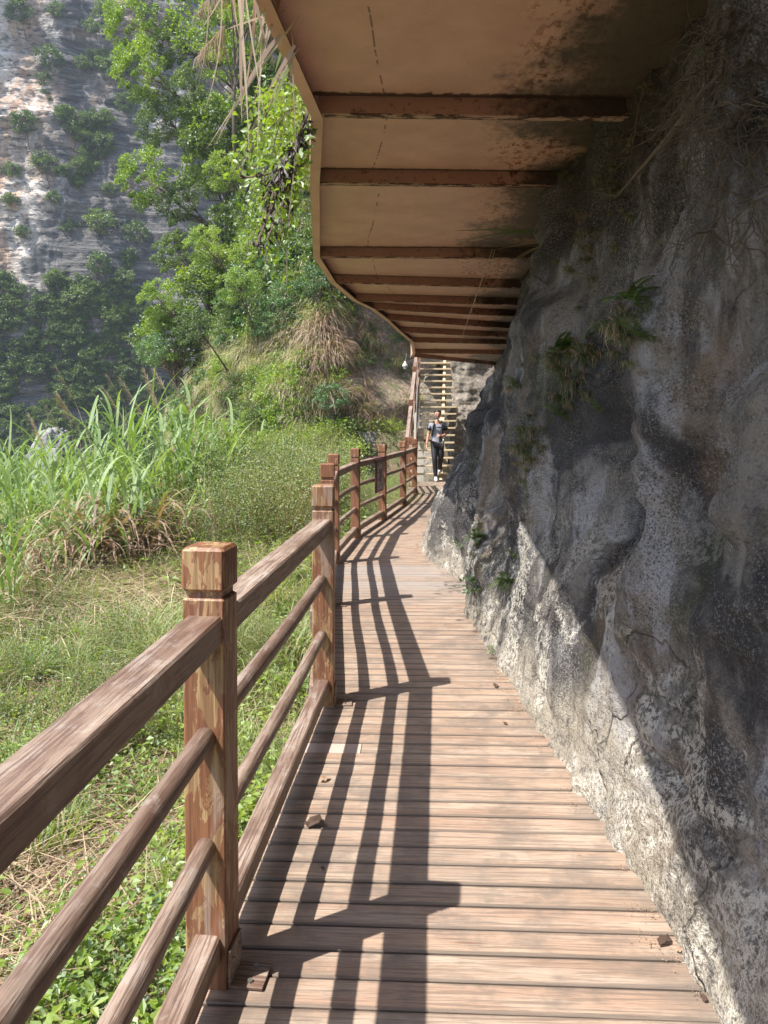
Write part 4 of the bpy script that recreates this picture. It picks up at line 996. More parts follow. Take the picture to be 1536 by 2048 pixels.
# --- reeds
def reed_mesh(i, n=78, H=2.4, dry=.35, lean=0.0):
    g = np.random.default_rng(600 + i); parts = []
    ns = 16; az = g.uniform(0, 6.28, ns); el = np.radians(g.uniform(66, 88, ns)); B0 = np.stack([g.normal(0, .22, ns), g.normal(0, .22, ns), np.zeros(ns)], 1); L = H * g.uniform(.6, .95, ns)
    V, F = ribbons(B0, az, el, L, np.full(ns, .016), g.uniform(.1, .5, ns), 6); parts.append((V, F, 0))
    k = g.integers(0, ns, n); u = g.uniform(.12, 1.0, n)
    Bx = B0[k] + np.stack([np.cos(az[k]) * np.cos(el[k] - .15), np.sin(az[k]) * np.cos(el[k] - .15), np.sin(el[k] - .15)], 1) * (L[k] * u)[:, None]
    V, F = ribbons(Bx, g.uniform(0, 6.28, n), np.radians(g.uniform(52, 84, n)), g.uniform(.7, 1.35, n), .050 * g.uniform(.5, 1.3, n), g.uniform(.6, 2.8, n), 8, twist=.35, curl=1.3); parts.append((V, F, 0))
    green = join(parts)
    nd = int(n * dry); B = np.stack([g.normal(0, .3, nd), g.normal(0, .3, nd), g.uniform(.1, .9, nd)], 1)
    V, F = ribbons(B, g.uniform(0, 6.28, nd), np.radians(g.uniform(20, 75, nd)), g.uniform(.6, 1.3, nd), .036 * g.uniform(.6, 1.3, nd), g.uniform(1.4, 3.0, nd), 7)
    return npmesh('reed blades', green[0], green[1], [M['reed']]), npmesh('dry blades', V, F, [M['straw'] if i % 2 else M['brown']])
REEDS = [reed_mesh(0, 80, 2.4, .6), reed_mesh(1, 100, 2.7, .9), reed_mesh(2, 36, 1.7, 4.2), reed_mesh(3, 60, 1.7, .6)]
def plume_mesh(seed, L=.55, n=170, lean=.5):
    g = np.random.default_rng(seed); az0 = 0.0; u = g.uniform(0, 1, n)
    B = np.stack([u * L * .45, g.normal(0, .006, n), u * L * .8], 1)
    V, F = ribbons(B, g.normal(0, .35, n), np.radians(g.uniform(25, 70, n)), g.uniform(.10, .24, n) * (1.2 - u * .6), np.full(n, .0055), g.uniform(.4, 1.6, n), 4)
    return npmesh('plume', V, F, [M['straw']])
PLUME = [plume_mesh(1), plume_mesh(2, .7), plume_mesh(3, .45)]
def reed(px, yq, kind, s, lab, plume=(), rz=None, group='tall reed clumps in the field'):
    r_ = ray(px, 900); x = r_.x / r_.y * yq; z = th((x, yq)) - .03
    o = thing('reed_clump', lab, 'reeds', (x, yq, z), random.uniform(0, 6.28) if rz is None else rz, group); o.scale = (s, s, s)
    link('green_blades', REEDS[kind][0], o); link('dry_blades', REEDS[kind][1], o)
    for (ppx, ppy) in plume:
        top = at_y(ppx, ppy, yq + random.uniform(-.4, .4)); q = o.matrix_basis.inverted() @ (top - Vector((.1, 0, .45)))
        ct = MB().tube([(0, 0, 0), (q.x * .3, q.y * .3, q.z * .5), (q.x, q.y, q.z)], [.008, .007, .004], 4).build('stalk', M['straw'], o)
        link('plume', random.choice(PLUME), o, q, (random.uniform(-.1, .1), random.uniform(-.1, .1), math.pi - o.rotation_euler.z + random.uniform(-.6, .6)), (1.2,) * 3)
for a_ in [
    (20, 12.5, 1, 1.0, 'tall green reed clump at the far left edge of the field', ()), (75, 13.5, 0, .95, 'green reed clump just right of the leftmost tall one', ()),
    (125, 14.5, 1, .95, 'reed clump below the pale boulder with tan plumes', ((100, 850), (128, 812))), (175, 13.5, 0, 1.0, 'upright reed clump with drooping plumes right of the boulder', ((168, 800), (150, 790))),
    (225, 15.5, 2, 1.0, 'dry brown reed clump behind the upright green ones', ((160, 760),)), (270, 14.5, 1, 1.05, 'bright reed clump in the middle of the field', ((262, 800),)),
    (300, 13.0, 2, .9, 'clump of collapsed brown blades low in the middle of the reeds', ()), (340, 14.0, 1, 1.1, 'broad bladed reed clump above the collapsed brown one', ((330, 775),)),
    (385, 13.6, 0, 1.05, 'tall bright green reed clump near the brushwood', ((395, 780),)), (425, 14.2, 1, .95, 'reed clump with upright blades touching the brushwood', ((420, 790),)),
    (470, 17.0, 3, 1.0, 'small reed clump farther back beside the brushwood', ()), (510, 19.0, 3, 1.1, 'small reed clump near the foot of the hillside', ((520, 790),)),
    (40, 9.6, 3, .80, 'low green reed clump nearest the left picture edge', ()), (215, 11.2, 2, .75, 'half dry reed clump in front of the tall row', ()),
    (330, 11.6, 2, .70, 'brown drooping reed clump before the rounded bushes', ()), (-60, 12.0, 1, 1.0, 'tall reed clump partly outside the left edge', ()),
    (-20, 16.0, 0, 1.1, 'tall reed clump behind the leftmost ones', ()), (250, 18.0, 1, 1.0, 'distant reed clump on the skyline of the field', ((260, 770),)), (130, 17.5, 0, 1.1, 'distant reed clump beside the pale boulder', ()),
    (430, 19.5, 0, 1.0, 'distant reed clump below the hillside scrub', ((440, 770),)), (350, 17.0, 0, 1.1, 'tall distant reed clump behind the broad bladed one', ((340, 740),)),
    (95, 10.8, 2, .85, 'collapsed brown clump left of the straw heap', ()), (160, 11.8, 1, .85, 'green clump with tan leaves right before the tall row', ()), (270, 12.2, 2, 1.0, 'big heap of bleached drooping blades among the reeds', ()),
    (400, 12.6, 2, .75, 'dry tan blades beside the rounded bushes', ()), (310, 15.2, 1, 1.15, 'tallest dark green reed clump of the centre', ((300, 790),)),
    (225, 11.0, 2, 1.15, 'foremost heap of bleached brown blades in front of the reeds', ()), (185, 11.5, 2, 1.1, 'left side of the drooping brown blades among the reeds', ()), (275, 11.4, 2, 1.0, 'right side of the drooping brown blades near the rounded bushes', ()),
    (60, 19.5, 1, .9, 'distant reed clump left of the pale boulder', ())]:
    reed(a_[0], a_[1], a_[2], a_[3], a_[4], a_[5])
TUFT = [tuft_mesh('blades', [M['reed'], M['straw']], 80, (.4, .85), .014, .07, dry=.2, seed=50 + i, droop=(.5, 1.9)) for i in range(2)]
for px, yq, s, lab in ((60, 7.6, .9, 'fine arching grass tussock low at the left edge'), (150, 8.6, 1.0, 'pale arching tussock below the reeds'), (20, 6.0, .8, 'bright green tussock at the left edge near the handrail'),
                       (250, 9.4, .8, 'rounded yellow green tussock beside the straw heap'), (335, 8.2, .75, 'upright green tussock just left of the nearest post'), (180, 6.6, .55, 'small tussock in the clearing'), (350, 10.5, .8, 'tussock behind the nearest post cap'), (565, 9.0, .6, 'small tussock between the first two posts')):
    r_ = ray(px, 900); x = r_.x / r_.y * yq; o = link('grass_tussock', random.choice(TUFT), None, (x, yq, th((x, yq))), (0, 0, random.uniform(0, 6)), (s,) * 3); tag(o, lab, 'grass', 'grass tussocks in the field')

# --- hillside cover
def on_grid(G, n, a0, a1, b0, b1, keep=None, seed=0):
    g = np.random.default_rng(seed); i = g.uniform(a0, a1, n); j = g.uniform(b0, b1, n); I0, J0 = i.astype(int), j.astype(int)
    P = G[I0, J0] * (1 - (i - I0))[:, None] + G[np.minimum(I0 + 1, G.shape[0] - 1), J0] * (i - I0)[:, None]; P[:, 2] += (j - J0) * (G[0, 1, 2] - G[0, 0, 2])
    if keep is not None: P = P[keep(P, g)]
    return P
HB = [bush_src(10, M['leaf'], 520, (.6, .6, .45), .10, 16), bush_src(11, M['leaf_bright'], 480, (.55, .55, .5), .085, 14), bush_src(12, M['leaf_cool'], 520, (.6, .6, .5), .11, 14), bush_src(13, M['leaf'], 700, (.7, .7, .6), .07, 24)]
HGR = [source('hanging grass', tuft_mesh('hanging grass', [M['grass'], M['straw']], 70, (.6, 1.3), .022, .12, el=(20, 80), droop=(1.4, 3.0), dry=.45, seed=70 + i, az0=-2.0)) for i in range(2)]
HGB = [source('brown hanging grass', tuft_mesh('brown hanging grass', [M['brown'], M['straw']], 90, (.7, 1.5), .020, .16, el=(10, 70), droop=(1.6, 3.0), dry=.3, seed=80 + i, az0=-2.0)) for i in range(2)]
def pxof(P):  # project, to steer where things grow
    c, s = math.cos(PITCH), math.sin(PITCH); x, y, z = P[:, 0], P[:, 1], P[:, 2] - EYE
    yc = y * c - z * s; zc = y * s + z * c; yc = np.maximum(yc, .1)
    return 768 + FPX * x / yc, 1024 - FPX * (zc / yc) + SHIFT * 1536
def vis(P, g):
    a, b = pxof(P); return (a > -150) & (a < 1100) & (b > -250) & (b < 1150)
P = on_grid(HG, 19000, 60, 400, 4, 190, vis, 31); a_, b_ = pxof(P)
# bushes thin out on the rocky rib at the left edge and where brown grass hangs
brown = np.exp(-(((a_ - 700) / 95) ** 2 + ((b_ - 700) / 75) ** 2)); bare = np.exp(-(((a_ - 815) / 30) ** 2 + ((b_ - 690) / 60) ** 2))
dark = np.exp(-(((a_ - 770) / 90) ** 2 + ((b_ - 905) / 30) ** 2))
g = np.random.default_rng(33); u_ = g.uniform(size=len(P)); n1 = fbm(P[:, 0] * .5, P[:, 1] * .5, P[:, 2] * .5, 3, 12)
kb = (u_ > brown * 1.1) & (u_ > bare * 1.3) & (u_ > dark) & (n1 + (P[:, 2] > 7) * .22 > -.02)
Q = P[kb]; kk = fbm(Q[:, 0] * .28, Q[:, 1] * .28, Q[:, 2] * .28, 3, 44) + g.normal(0, .12, len(Q)); ix = np.digitize(kk, [-.30, -.02, .12])
scatter('hillside_bushes', Q + g.normal(0, .1, Q.shape), rots(len(Q), .25), g.uniform(.5, 1.25, len(Q)) * (1 + .7 * np.clip((Q[:, 2] - 4) / 6, 0, 1)), HB, 'dense green scrub covering the sunlit hillside', 'bushes', np.array([2, 0, 3, 1])[ix])
Q = P[(~kb) | (g.uniform(size=len(P)) < .22)]; a2, b2 = pxof(Q); br = np.exp(-(((a2 - 690) / 110) ** 2 + ((b2 - 700) / 85) ** 2)) > g.uniform(.2, 1, len(Q))
okk = ~(np.exp(-(((a2 - 815) / 30) ** 2 + ((b2 - 690) / 60) ** 2)) > .55); Q, br = Q[okk], br[okk]
az = math.pi * .0
scatter('hillside_grass', Q[~br], rots((~br).sum(), .2) * [1, 1, .25], g.uniform(.5, 1.1, (~br).sum()), HGR, 'long pale grass hanging between the shrubs of the hillside', 'grass')
scatter('withered_grass', Q[br], rots(br.sum(), .2) * [1, 1, .25], g.uniform(.6, 1.25, br.sum()), HGB, 'brown withered grass hanging down the hillside above the ledge', 'grass')
Q = on_grid(HG, 5200, 40, 230, 4, 95, vis, 34); g = np.random.default_rng(35); q_ = g.uniform(size=len(Q)) < .45; n1 = fbm(Q[:, 0] * .7, Q[:, 1] * .7, Q[:, 2] * .7, 3, 17); q2 = n1 > -.1
scatter('hillside_bushes', Q[q_ & q2], rots((q_ & q2).sum(), .25), g.uniform(.25, .6, (q_ & q2).sum()), HB, 'small fresh shrubs on the slope behind the stairs and railing', 'bushes')
scatter('hillside_grass', Q[~q_ & q2], rots((~q_ & q2).sum(), .2) * [1, 1, .3], g.uniform(.35, .8, (~q_ & q2).sum()), HGR + HGB, 'short hanging grass on the slope behind the stairs and railing', 'grass')
# individual trees and shrubs of the hillside
def tree_mesh(seed, H, R_, n, leaf, mat, lean=0.0):
    me, cl = crown_mesh('crown', mat, n, (R_, R_, R_ * .8), 52, leaf, seed, .19, .42); g = np.random.default_rng(seed)
    mb = MB(); top = Vector((0, 0, H))
    trunk = [Vector((0, 0, -.6)), Vector((.06 * H * g.normal(), .06 * H * g.normal(), H * .35)), Vector((.05 * H * g.normal(), .05 * H * g.normal(), H * .7)), top]
    r0 = .014 * H + .015; mb.tube(trunk, [r0, r0 * .8, r0 * .55, r0 * .25], 7)
    for c in cl[:16]:
        c = Vector(c) + top; s_ = trunk[1].lerp(trunk[2], g.uniform(0, 1)); m = s_.lerp(c, .5) + Vector((0, 0, .08 * H * g.normal()))
        mb.tube([s_, m, c], [r0 * .4, r0 * .25, r0 * .08], 5, False)
    return mb.mesh('trunk', M['bark'], True), me
def put_tree(name, meshes, H, p, s, lab, group, rz=None, tilt=(0, 0), cat='tree'):
    o = thing(name, lab, cat, p, 0, group); o.rotation_euler = (tilt[0], tilt[1], random.uniform(0, 6.28) if rz is None else rz); o.scale = (s,) * 3
    link('trunk', meshes[0], o); link('crown', meshes[1], o, (0, 0, H)); return o
TH = 2.6
TR = [tree_mesh(700, TH, 1.25, 4600, .095, M['leaf_bright']), tree_mesh(701, TH, 1.2, 4600, .095, M['leaf']), tree_mesh(702, TH, 1.2, 2000, .13, M['leaf_cool'])]
def hill_at(px, py):
    r = np.array(ray(px, py)); r /= r[1]; d = HG[40:410]; e = np.hypot(d[..., 0] - d[..., 1] * r[0], d[..., 2] - EYE - d[..., 1] * r[2]) / d[..., 1]
    best = e.min(); c = np.argwhere(e < best + .006); c = c[np.argmin(d[c[:, 0], c[:, 1], 1])]; return Vector(d[c[0], c[1]])
for k, (px, py, kind, s, lab) in enumerate([
    (330, 130, 0, 1.55, 'yellow green tree leaning out at the top of the hillside edge'), (270, 75, 0, 1.2, 'bright tree highest on the hillside edge'), (400, 215, 0, 1.2, 'branchy tree below the hanging dry reed plumes'),
    (350, 275, 1, 1.35, 'round light green tree jutting from the hillside edge'), (300, 365, 0, 1.5, 'wide bright tree projecting farthest from the hillside edge'), (345, 440, 1, 1.2, 'tree under the widest projecting one'),
    (330, 520, 0, 1.1, 'pale tree half way up the hillside edge'), (390, 590, 1, 1.0, 'small tree beside the bare rock rib'), (340, 640, 1, 1.2, 'dark tree low on the hillside edge'), (395, 700, 0, 1.0, 'small bright tree above the reeds'),
    (470, 430, 1, 1.0, 'mid green tree behind the hanging vine'), (520, 520, 0, .9, 'yellowish tree behind the end of the hanging vine'), (450, 660, 1, .9, 'low tree in the middle of the lower hillside'),
    (610, 600, 2, .60, 'blue green broad leaved tree above the withered grass'), (655, 575, 2, .55, 'blue green broad leaved tree just under the walkway'), (565, 655, 2, .60, 'small blue green shrub left of the withered grass'),
    (690, 790, 2, .45, 'fresh green shrub below the withered grass'), (520, 830, 1, .5, 'dark green shrub above the brushwood')]):
    if px < 420: s *= 1.45; px -= 30
    p = hill_at(px + (20 if px < 460 else 0), py + 10); r0 = p - Vector((0, 0, TH * s)) ; p = p - Vector((0, 0, TH * s * .80)); p += Vector((-1.1 if px < 400 else -.35, -.6, 0))
    put_tree('hillside_tree', TR[kind], TH, p, s, lab, 'trees on the sunlit hillside', tilt=(.05, -.12))
for px, py, kind, rad, lab in [(250, 40, 0, 75, 'bright spreading tree at the top edge, farthest left over the cliff'), (330, 70, 1, 60, 'darker tree right of the spreading one at the top edge'), (265, 130, 0, 70, 'yellow green tree overhanging from the upper hillside edge'), (360, 165, 1, 60, 'full green tree against the hillside below the top trees'),
    (300, 230, 1, 62, 'rounded mid green tree half hidden by its neighbours, upper hillside edge'), (385, 260, 0, 55, 'light green tree right beside the rounded mid green one'), (275, 345, 0, 72, 'broad light green tree standing out from the hillside edge'), (350, 390, 1, 58, 'green tree tucked below the broad light green one'),
    (400, 480, 0, 50, 'pale green tree at mid height by the rock rib'), (335, 490, 1, 52, 'fresh green tree left of the pale one at mid height'), (310, 590, 0, 55, 'light tree low on the outer hillside edge'), (375, 640, 1, 48, 'dense tree just above the reed tops'), (295, 690, 2, 45, 'blue green tree lowest on the outer hillside edge'),
    (440, 330, 0, 50, 'sunlit tree just left of the hanging vine'), (470, 560, 0, 48, 'sunlit tree below the hanging vine'), (430, 40, 1, 60, 'tree behind the plumes at the top edge')]:
    b = hill_at(min(px + 110, 520), py + 130); c = at_y(px, py, b.y - 1.0); d = c - b; s_ = rad * c.y / FPX / 1.35; b = c - d.normalized() * min(d.length, TH * s_ * 1.15)
    o = put_tree('hillside_tree', TR[kind], TH, b, s_, lab, 'trees on the sunlit hillside'); o.rotation_euler = d.to_track_quat('Z', 'X').to_euler()
# --- cliff cover
CB = [bush_src(20 + i, M['leaf_far'], 420, (1, 1, .75), .26, 16) for i in range(3)]
def visc(P, g):
    a, b = pxof(P); d = fbm(P[:, 0] * .055, P[:, 1] * .05, P[:, 2] * .055, 4, 15); low = np.clip((14 - P[:, 2]) / 60, 0, .16) - .28 * np.clip((-40 - P[:, 0]) / 10, 0, 1) * np.clip((P[:, 2] - 22) / 10, 0, 1)
    led = np.sin(P[:, 2] * .55 + 3 * fbm(P[:, 0] * .04, P[:, 1] * .04, 0, 2, 8)) * .06
    return (a > -260) & (a < 700) & (b > -300) & (b < 1000) & (d + low + led > -.015)
P = on_grid(CG, 20000, 40, 330, 0, 299, visc, 51); g = np.random.default_rng(52)
P = P + np.stack([g.normal(0, .3, len(P)), -g.uniform(0, .8, len(P)), g.normal(0, .2, len(P))], 1)
scatter('cliff_scrub', P, rots(len(P), .2), g.uniform(.45, 1.6, len(P)), CB, 'dark green scrub growing over the ledges of the far cliff', 'bushes')
def clabel(px, py, s):
    col_ = ['at its left edge', 'in its left part', 'in the middle', 'towards the hillside'][min(3, int(px // 75))]; row_ = ['along the top of the picture', 'high up', 'above half height', 'half way up', 'low down', 'near the foot'][min(5, int(py // 135))]
    return ('large' if s > 1.4 else 'middling' if s > 1.1 else 'small') + ' cliff tree ' + row_ + ', ' + col_
FT = [tree_mesh(800 + i, 3.0, 1.9, 1500, .30, M['leaf_far' if i else 'leaf']) for i in range(3)]
g = np.random.default_rng(55); n = 0
cp = [(95, 120), (85, 165), (160, 130), (150, 260), (60, 250), (180, 240), (215, 290), (140, 460), (30, 400), (55, 465), (200, 450), (120, 560), (170, 600), (70, 690), (40, 740), (130, 700), (220, 640), (250, 560), (20, 560), (190, 530),
      (110, 20), (180, 60), (220, 140), (250, 210), (20, 340), (100, 330), (230, 380), (265, 470), (75, 610), (150, 650), (200, 720), (25, 650), (90, 760), (240, 750), (150, 760), (290, 700), (50, 30), (300, 20), (215, 30), (120, 400)]
sub = CG[40:330]
for px, py in cp:
    r = np.array(ray(px, py)); r /= r[1]; e = np.hypot(sub[..., 0] - sub[..., 1] * r[0], sub[..., 2] - EYE - sub[..., 1] * r[2]) / sub[..., 1]; c = np.unravel_index(np.argmin(e), e.shape); p = Vector(sub[c])
    s = float(g.uniform(.7, 1.5)); put_tree('cliff_tree', FT[int(g.integers(0, 3))], 3.0, p + Vector((0, -.6, -2.7 * s)), s, clabel(px, py, s), 'trees growing on the far cliff', tilt=(.25, 0))
by_ = {}
for o in list(COL.objects):
    if o.name.startswith('cliff_tree') and o.parent is None: by_.setdefault(o['label'], []).append(o)
for k_, v_ in by_.items():
    if len(v_) > 1:
        v_.sort(key=lambda o: o.location.x / o.location.y)
        for o, w_ in zip(v_, ('the left one', 'the right one') if len(v_) == 2 else ('the leftmost', 'the middle one', 'the rightmost', 'another')): o['label'] = k_ + ', ' + w_
# woods filling the gorge
g = np.random.default_rng(56); n = 1400; x = g.uniform(-75, -8, n); y = g.uniform(34, 118, n); z = terrain_z(x, y); ok = (x > -.75 * y) & (hill_dist(x, y) > 1)
P = np.stack([x, y, z + .8], 1)[ok]; scatter('gorge_woods', P, rots(len(P), .1), g.uniform(1.5, 3.4, len(P)), CB, 'dark wood filling the bottom of the gorge', 'trees')

# --- hanging vine beside the upper walkway
def strand_pts(p0, p1, y0, y1, sag=40, n=9, g=rng):
    out = []; cx = g.normal(0, 14)
    for k in range(n):
        u = k / (n - 1); px = p0[0] + (p1[0] - p0[0]) * u + cx * math.sin(math.pi * u); py = p0[1] + (p1[1] - p0[1]) * u ** 1.2 + sag * math.sin(math.pi * u) * -.4
        out.append(at_y(px, py, y0 + (y1 - y0) * u))
    return out
vn = thing('hanging_vine', 'bright yellow green leafy vine hanging beside the edge of the upper walkway', 'vine', (-.75, 5.0, 3.4))
off = Vector((-.75, 5.0, 3.4)); g = np.random.default_rng(61); mb = MB(); LP = []
for k in range(46):
    yq = g.uniform(4.3, 6.8); a0 = (g.uniform(545, 622), g.uniform(150, 330)); ln = g.uniform(60, 260); a1 = (a0[0] - g.uniform(0, 130), min(a0[1] + ln, 570))
    pts = strand_pts(a0, a1, yq, yq - g.uniform(-.1, .4), g=g); mb.tube([p - off for p in pts], .004, 4, False)
    for q in range(int(16 + ln * .22)):
        u = g.uniform(0, 1) * 7.99; i0 = int(u); p = pts[i0].lerp(pts[i0 + 1], u - i0) - off; LP.append((p.x + g.normal(0, .035), p.y + g.normal(0, .05), p.z + g.normal(0, .035)))
mb.build('stems', M['bark'], vn); LP = np.array(LP); n = len(LP)
V, F = leaves(LP, rand_dirs(n, .3, g) + np.array([-.4, -.5, .4]), rand_dirs(n, -.5, g), .058 * g.uniform(.5, 1.25, n), .036 * g.uniform(.6, 1.2, n))
f_ = link('foliage', npmesh('foliage', V, F, [M['leaf_bright']]), vn); tag(f_, kind='stuff')
dv = thing('withered_vine', 'dark strand of withered leaves hanging from the corner of the upper walkway', 'vine', at_y(615, 215, 4.35)); off = Vector(dv.location); mb = MB(); LP = []
for k in range(7):
    pts = strand_pts((616 + g.normal(0, 4), 205 + 12 * k), (528 + g.normal(0, 22), 400 + g.uniform(-60, 95)), 4.35, 4.2, -60, g=g); mb.tube([p - off for p in pts], .005, 4, False)
    for q in range(46):
        u = g.uniform(0, 7.99); i0 = int(u); p = pts[i0].lerp(pts[i0 + 1], u - i0) - off; LP.append((p.x + g.normal(0, .015), p.y + g.normal(0, .02), p.z + g.normal(0, .02)))
mb.build('stems', M['bark'], dv); LP = np.array(LP); n = len(LP)
V, F = leaves(LP, rand_dirs(n, 0, g), rand_dirs(n, -1.6, g), .065 * g.uniform(.5, 1.2, n), .020 * g.uniform(.6, 1.3, n)); tag(link('leaves', npmesh('leaves', V, F, [M['dark_leaf']]), dv), kind='stuff')
# --- dry reeds hanging from above, top edge
def px_ribbon(pts, y, w, off, S=10):
    """ribbon through picture points at depth y"""
    P = [at_y(px, py, y + k * .02) for k, (px, py) in enumerate(pts)]; n = len(P) - 1; out = []
    for s in range(S + 1):
        u = s / S
        if n == 2: q = P[0] * (1 - u) ** 2 + P[1] * 2 * u * (1 - u) + P[2] * u * u
        else: i0 = min(int(u * n), n - 1); q = P[i0].lerp(P[i0 + 1], u * n - i0)
        out.append(q)
    V = []
    for s, q in enumerate(out):
        d = (out[min(s + 1, S)] - out[max(s - 1, 0)]).normalized(); sd = d.cross(Vector((.25, 1, .1))).normalized(); u = s / S; ww = w * min(1, .5 + 3 * u) * (1 - u ** 2.5 * .95) * .5
        V += [q + sd * ww - off, q - sd * ww - off]
    F = [(2 * s, 2 * s + 1, 2 * s + 3, 2 * s + 2) for s in range(S)]
    return V, F
dr = thing('dry_reed_clump', 'dry brown reed leaves and tan plumes hanging at the top beside the upper walkway', 'reeds', at_y(560, -60, 3.3)); off = Vector(dr.location)
for (pts, w, m) in [(((505, -80), (520, 60), (482, 215)), .016, 'brown'), (((470, -80), (490, 90), (498, 300)), .014, 'straw'), (((488, -90), (478, 120), (484, 250)), .02, 'brown'), (((560, 70), (520, 110), (430, 290)), .020, 'brown'),
    (((600, 30), (520, 130), (412, 300)), .010, 'straw'), (((590, 90), (560, 140), (532, 190)), .018, 'brown'), (((575, -60), (545, 60), (500, 170)), .014, 'brown'), (((530, -60), (520, 120), (514, 330)), .008, 'straw'),
    (((460, -90), (466, 20), (480, 80)), .012, 'straw'), (((545, -70), (530, 40), (508, 120)), .012, 'straw'), (((440, -60), (455, 100), (406, 230)), .007, 'brown'), (((585, 60), (584, 160), (594, 330)), .007, 'brown'),
    (((520, -80), (556, 40), (505, 210)), .012, 'straw'), (((480, -80), (500, 60), (530, 240)), .008, 'straw'), (((555, -60), (570, 30), (520, 50)), .014, 'straw'), (((415, -40), (424, 60), (395, 180)), .006, 'brown'),
    (((570, 20), (500, 40), (450, 60)), .010, 'straw'), (((500, -70), (512, 30), (535, 90)), .018, 'brown'), (((600, 95), (555, 150), (535, 225)), .010, 'brown'), (((465, -60), (440, 10), (400, 60)), .007, 'straw')]:
    V, F = px_ribbon(pts, 3.1 + random.uniform(-.1, .3), w, off); MB().add(V, F).build('blade', M[m], dr)
for pts, w in ((((575, 70), (560, 110), (550, 145)), .016), (((588, 110), (565, 160), (540, 222)), .020)):
    V, F = px_ribbon(pts, 3.5, w, off); MB().add(V, F).build('green_blade', M['leaf_bright'], dr)
for tip, mid, root in (((398, 30), (425, -20), (470, -70)), ((398, 118), (430, 66), (455, 45))):
    mb = MB(); pts = [at_y(*root, 3.2), at_y(*mid, 3.2), at_y(*tip, 3.2)]
    for k in range(70):
        u = random.uniform(.1, .95); q = pts[0] * (1 - u) ** 2 + pts[1] * 2 * u * (1 - u) + pts[2] * u * u; L = .13 * (1.15 - u * .7); d = Vector((random.uniform(-.05, .02), random.uniform(-.03, .03), -L))
        e_ = q + d * .5 + Vector((-.012, 0, .01)); mb.tube([q - off, e_ - off, q + d - off], [.0012, .0011, .0006], 3, False)
    mb.build('plume', M['straw'], dr)

# --- plants on the rock
def fern_mesh(seed, n=7, L=.32, pinn=15, hang=1.3, W=.07):
    g = np.random.default_rng(seed); Vs = []; b = 0; parts = []
    for k in range(n):
        az = -1.6 + g.normal(0, .9); el = math.radians(g.uniform(10, 75)); l = L * g.uniform(.6, 1.1); S = pinn; P = [Vector((0, 0, 0))]; a = el
        for s in range(S):
            a = el - hang * (s / S) * g.uniform(.9, 1.1); P.append(P[-1] + Vector((math.cos(a) * math.cos(az), math.cos(a) * math.sin(az), math.sin(a))) * l / S)
        Pn = np.array([p[:] for p in P[2:]]); d = unit(np.gradient(np.array([p[:] for p in P]), axis=0)[2:]); side = unit(np.cross(d, np.array([0, 0, 1.0]) + d * .01)); nn = unit(np.cross(side, d)); u = np.linspace(.1, 1, len(Pn)); ww = W * np.sin(np.pi * (u * .8 + .18))
        for sg in (-1, 1):
            V, F = leaves(Pn, nn, side * sg + d * .45, ww, np.full(len(Pn), l / S * 1.0)); parts.append((V, F, 0))
    V, F, mi = join(parts); return npmesh('fronds', V, F, [M['fern']])
FERN = [fern_mesh(1), fern_mesh(2, 9, .26), fern_mesh(3, 5, .2, 12, 1.0, .05)]
def rock_plant(px, py, me, s, name, lab, cat, group=None, rz=0.0, tilt=0):
    p = on_rock(px, py, .01); o = link(name, me, None, p, (tilt, 0, rz), (s,) * 3); tag(o, lab, cat, group); return o
rf = 'ferns growing on the rock face'
for px, py, k, s, lab in ((1245, 590, 0, 1.0, 'largest fern high on the shaded rock face'), (1290, 672, 2, 1.1, 'single pale fern frond right of the largest fern'), (1110, 690, 1, 1.1, 'fern with spreading frond left of the hanging moss'), (1098, 822, 2, 1.1, 'small fern left below the hanging moss'),
                          (1182, 816, 2, .9, 'small fern right below the hanging moss'), (950, 1060, 1, .9, 'small fern on the dark buttress above the boardwalk'), (998, 1155, 1, 1.0, 'spiky fern in the sunlit foot of the rock'), (905, 1098, 2, 1.0, 'tiny fern lowest on the dark buttress'),
                          (1012, 1098, 2, .7, 'tiny fern above the sunlit spiky one'), (1020, 760, 2, 1.0, 'fern on the edge of the rock silhouette')):
    rock_plant(px, py, FERN[k], s * .72, 'fern', lab, 'fern', rf, random.uniform(-.6, .6))
MOSS = [tuft_mesh('moss', [M['fern'], M['brown']], 150, (.06, .20), .007, .06, el=(-60, 40), droop=(.5, 1.8), dry=.35, seed=90 + i, az0=-2.0, S=4) for i in range(2)]
for px, py, s, lab in ((1140, 745, 1.5, 'long green moss hanging in the middle of the rock face'), (1125, 715, 1.2, 'upper tuft of the hanging green moss'), (1160, 700, 1.3, 'grassy moss tuft under the largest fern'), (1120, 775, 1.2, 'lower end of the hanging green moss'),
                       (1050, 850, 1.2, 'golden green moss on the overhanging knob'), (1035, 875, 1.0, 'brownish moss under the overhanging knob'), (1230, 630, 1.1, 'reddish dry moss below the largest fern'), (945, 1045, .7, 'small moss tuft on the dark buttress')):
    rock_plant(px, py, random.choice(MOSS), s * .65, 'moss_tuft', lab, 'moss', 'moss tufts on the rock face')
g = np.random.default_rng(97); P = []
for cx, cy_, sx_, sy_, n in ((1140, 735, 20, 42, 34), (1165, 690, 16, 26, 12), (1050, 862, 13, 22, 20), (1035, 905, 12, 22, 12), (1235, 650, 26, 36, 26), (1090, 700, 20, 14, 10), (948, 1050, 8, 26, 8), (1020, 765, 8, 16, 8), (1200, 350, 40, 60, 22), (1150, 480, 22, 40, 18), (1330, 200, 70, 70, 14)):
    for _ in range(n): P.append(tuple(on_rock(float(np.clip(g.normal(cx, sx_), 900, 1530)), float(np.clip(g.normal(cy_, sy_), 4, 1100)), .0)))
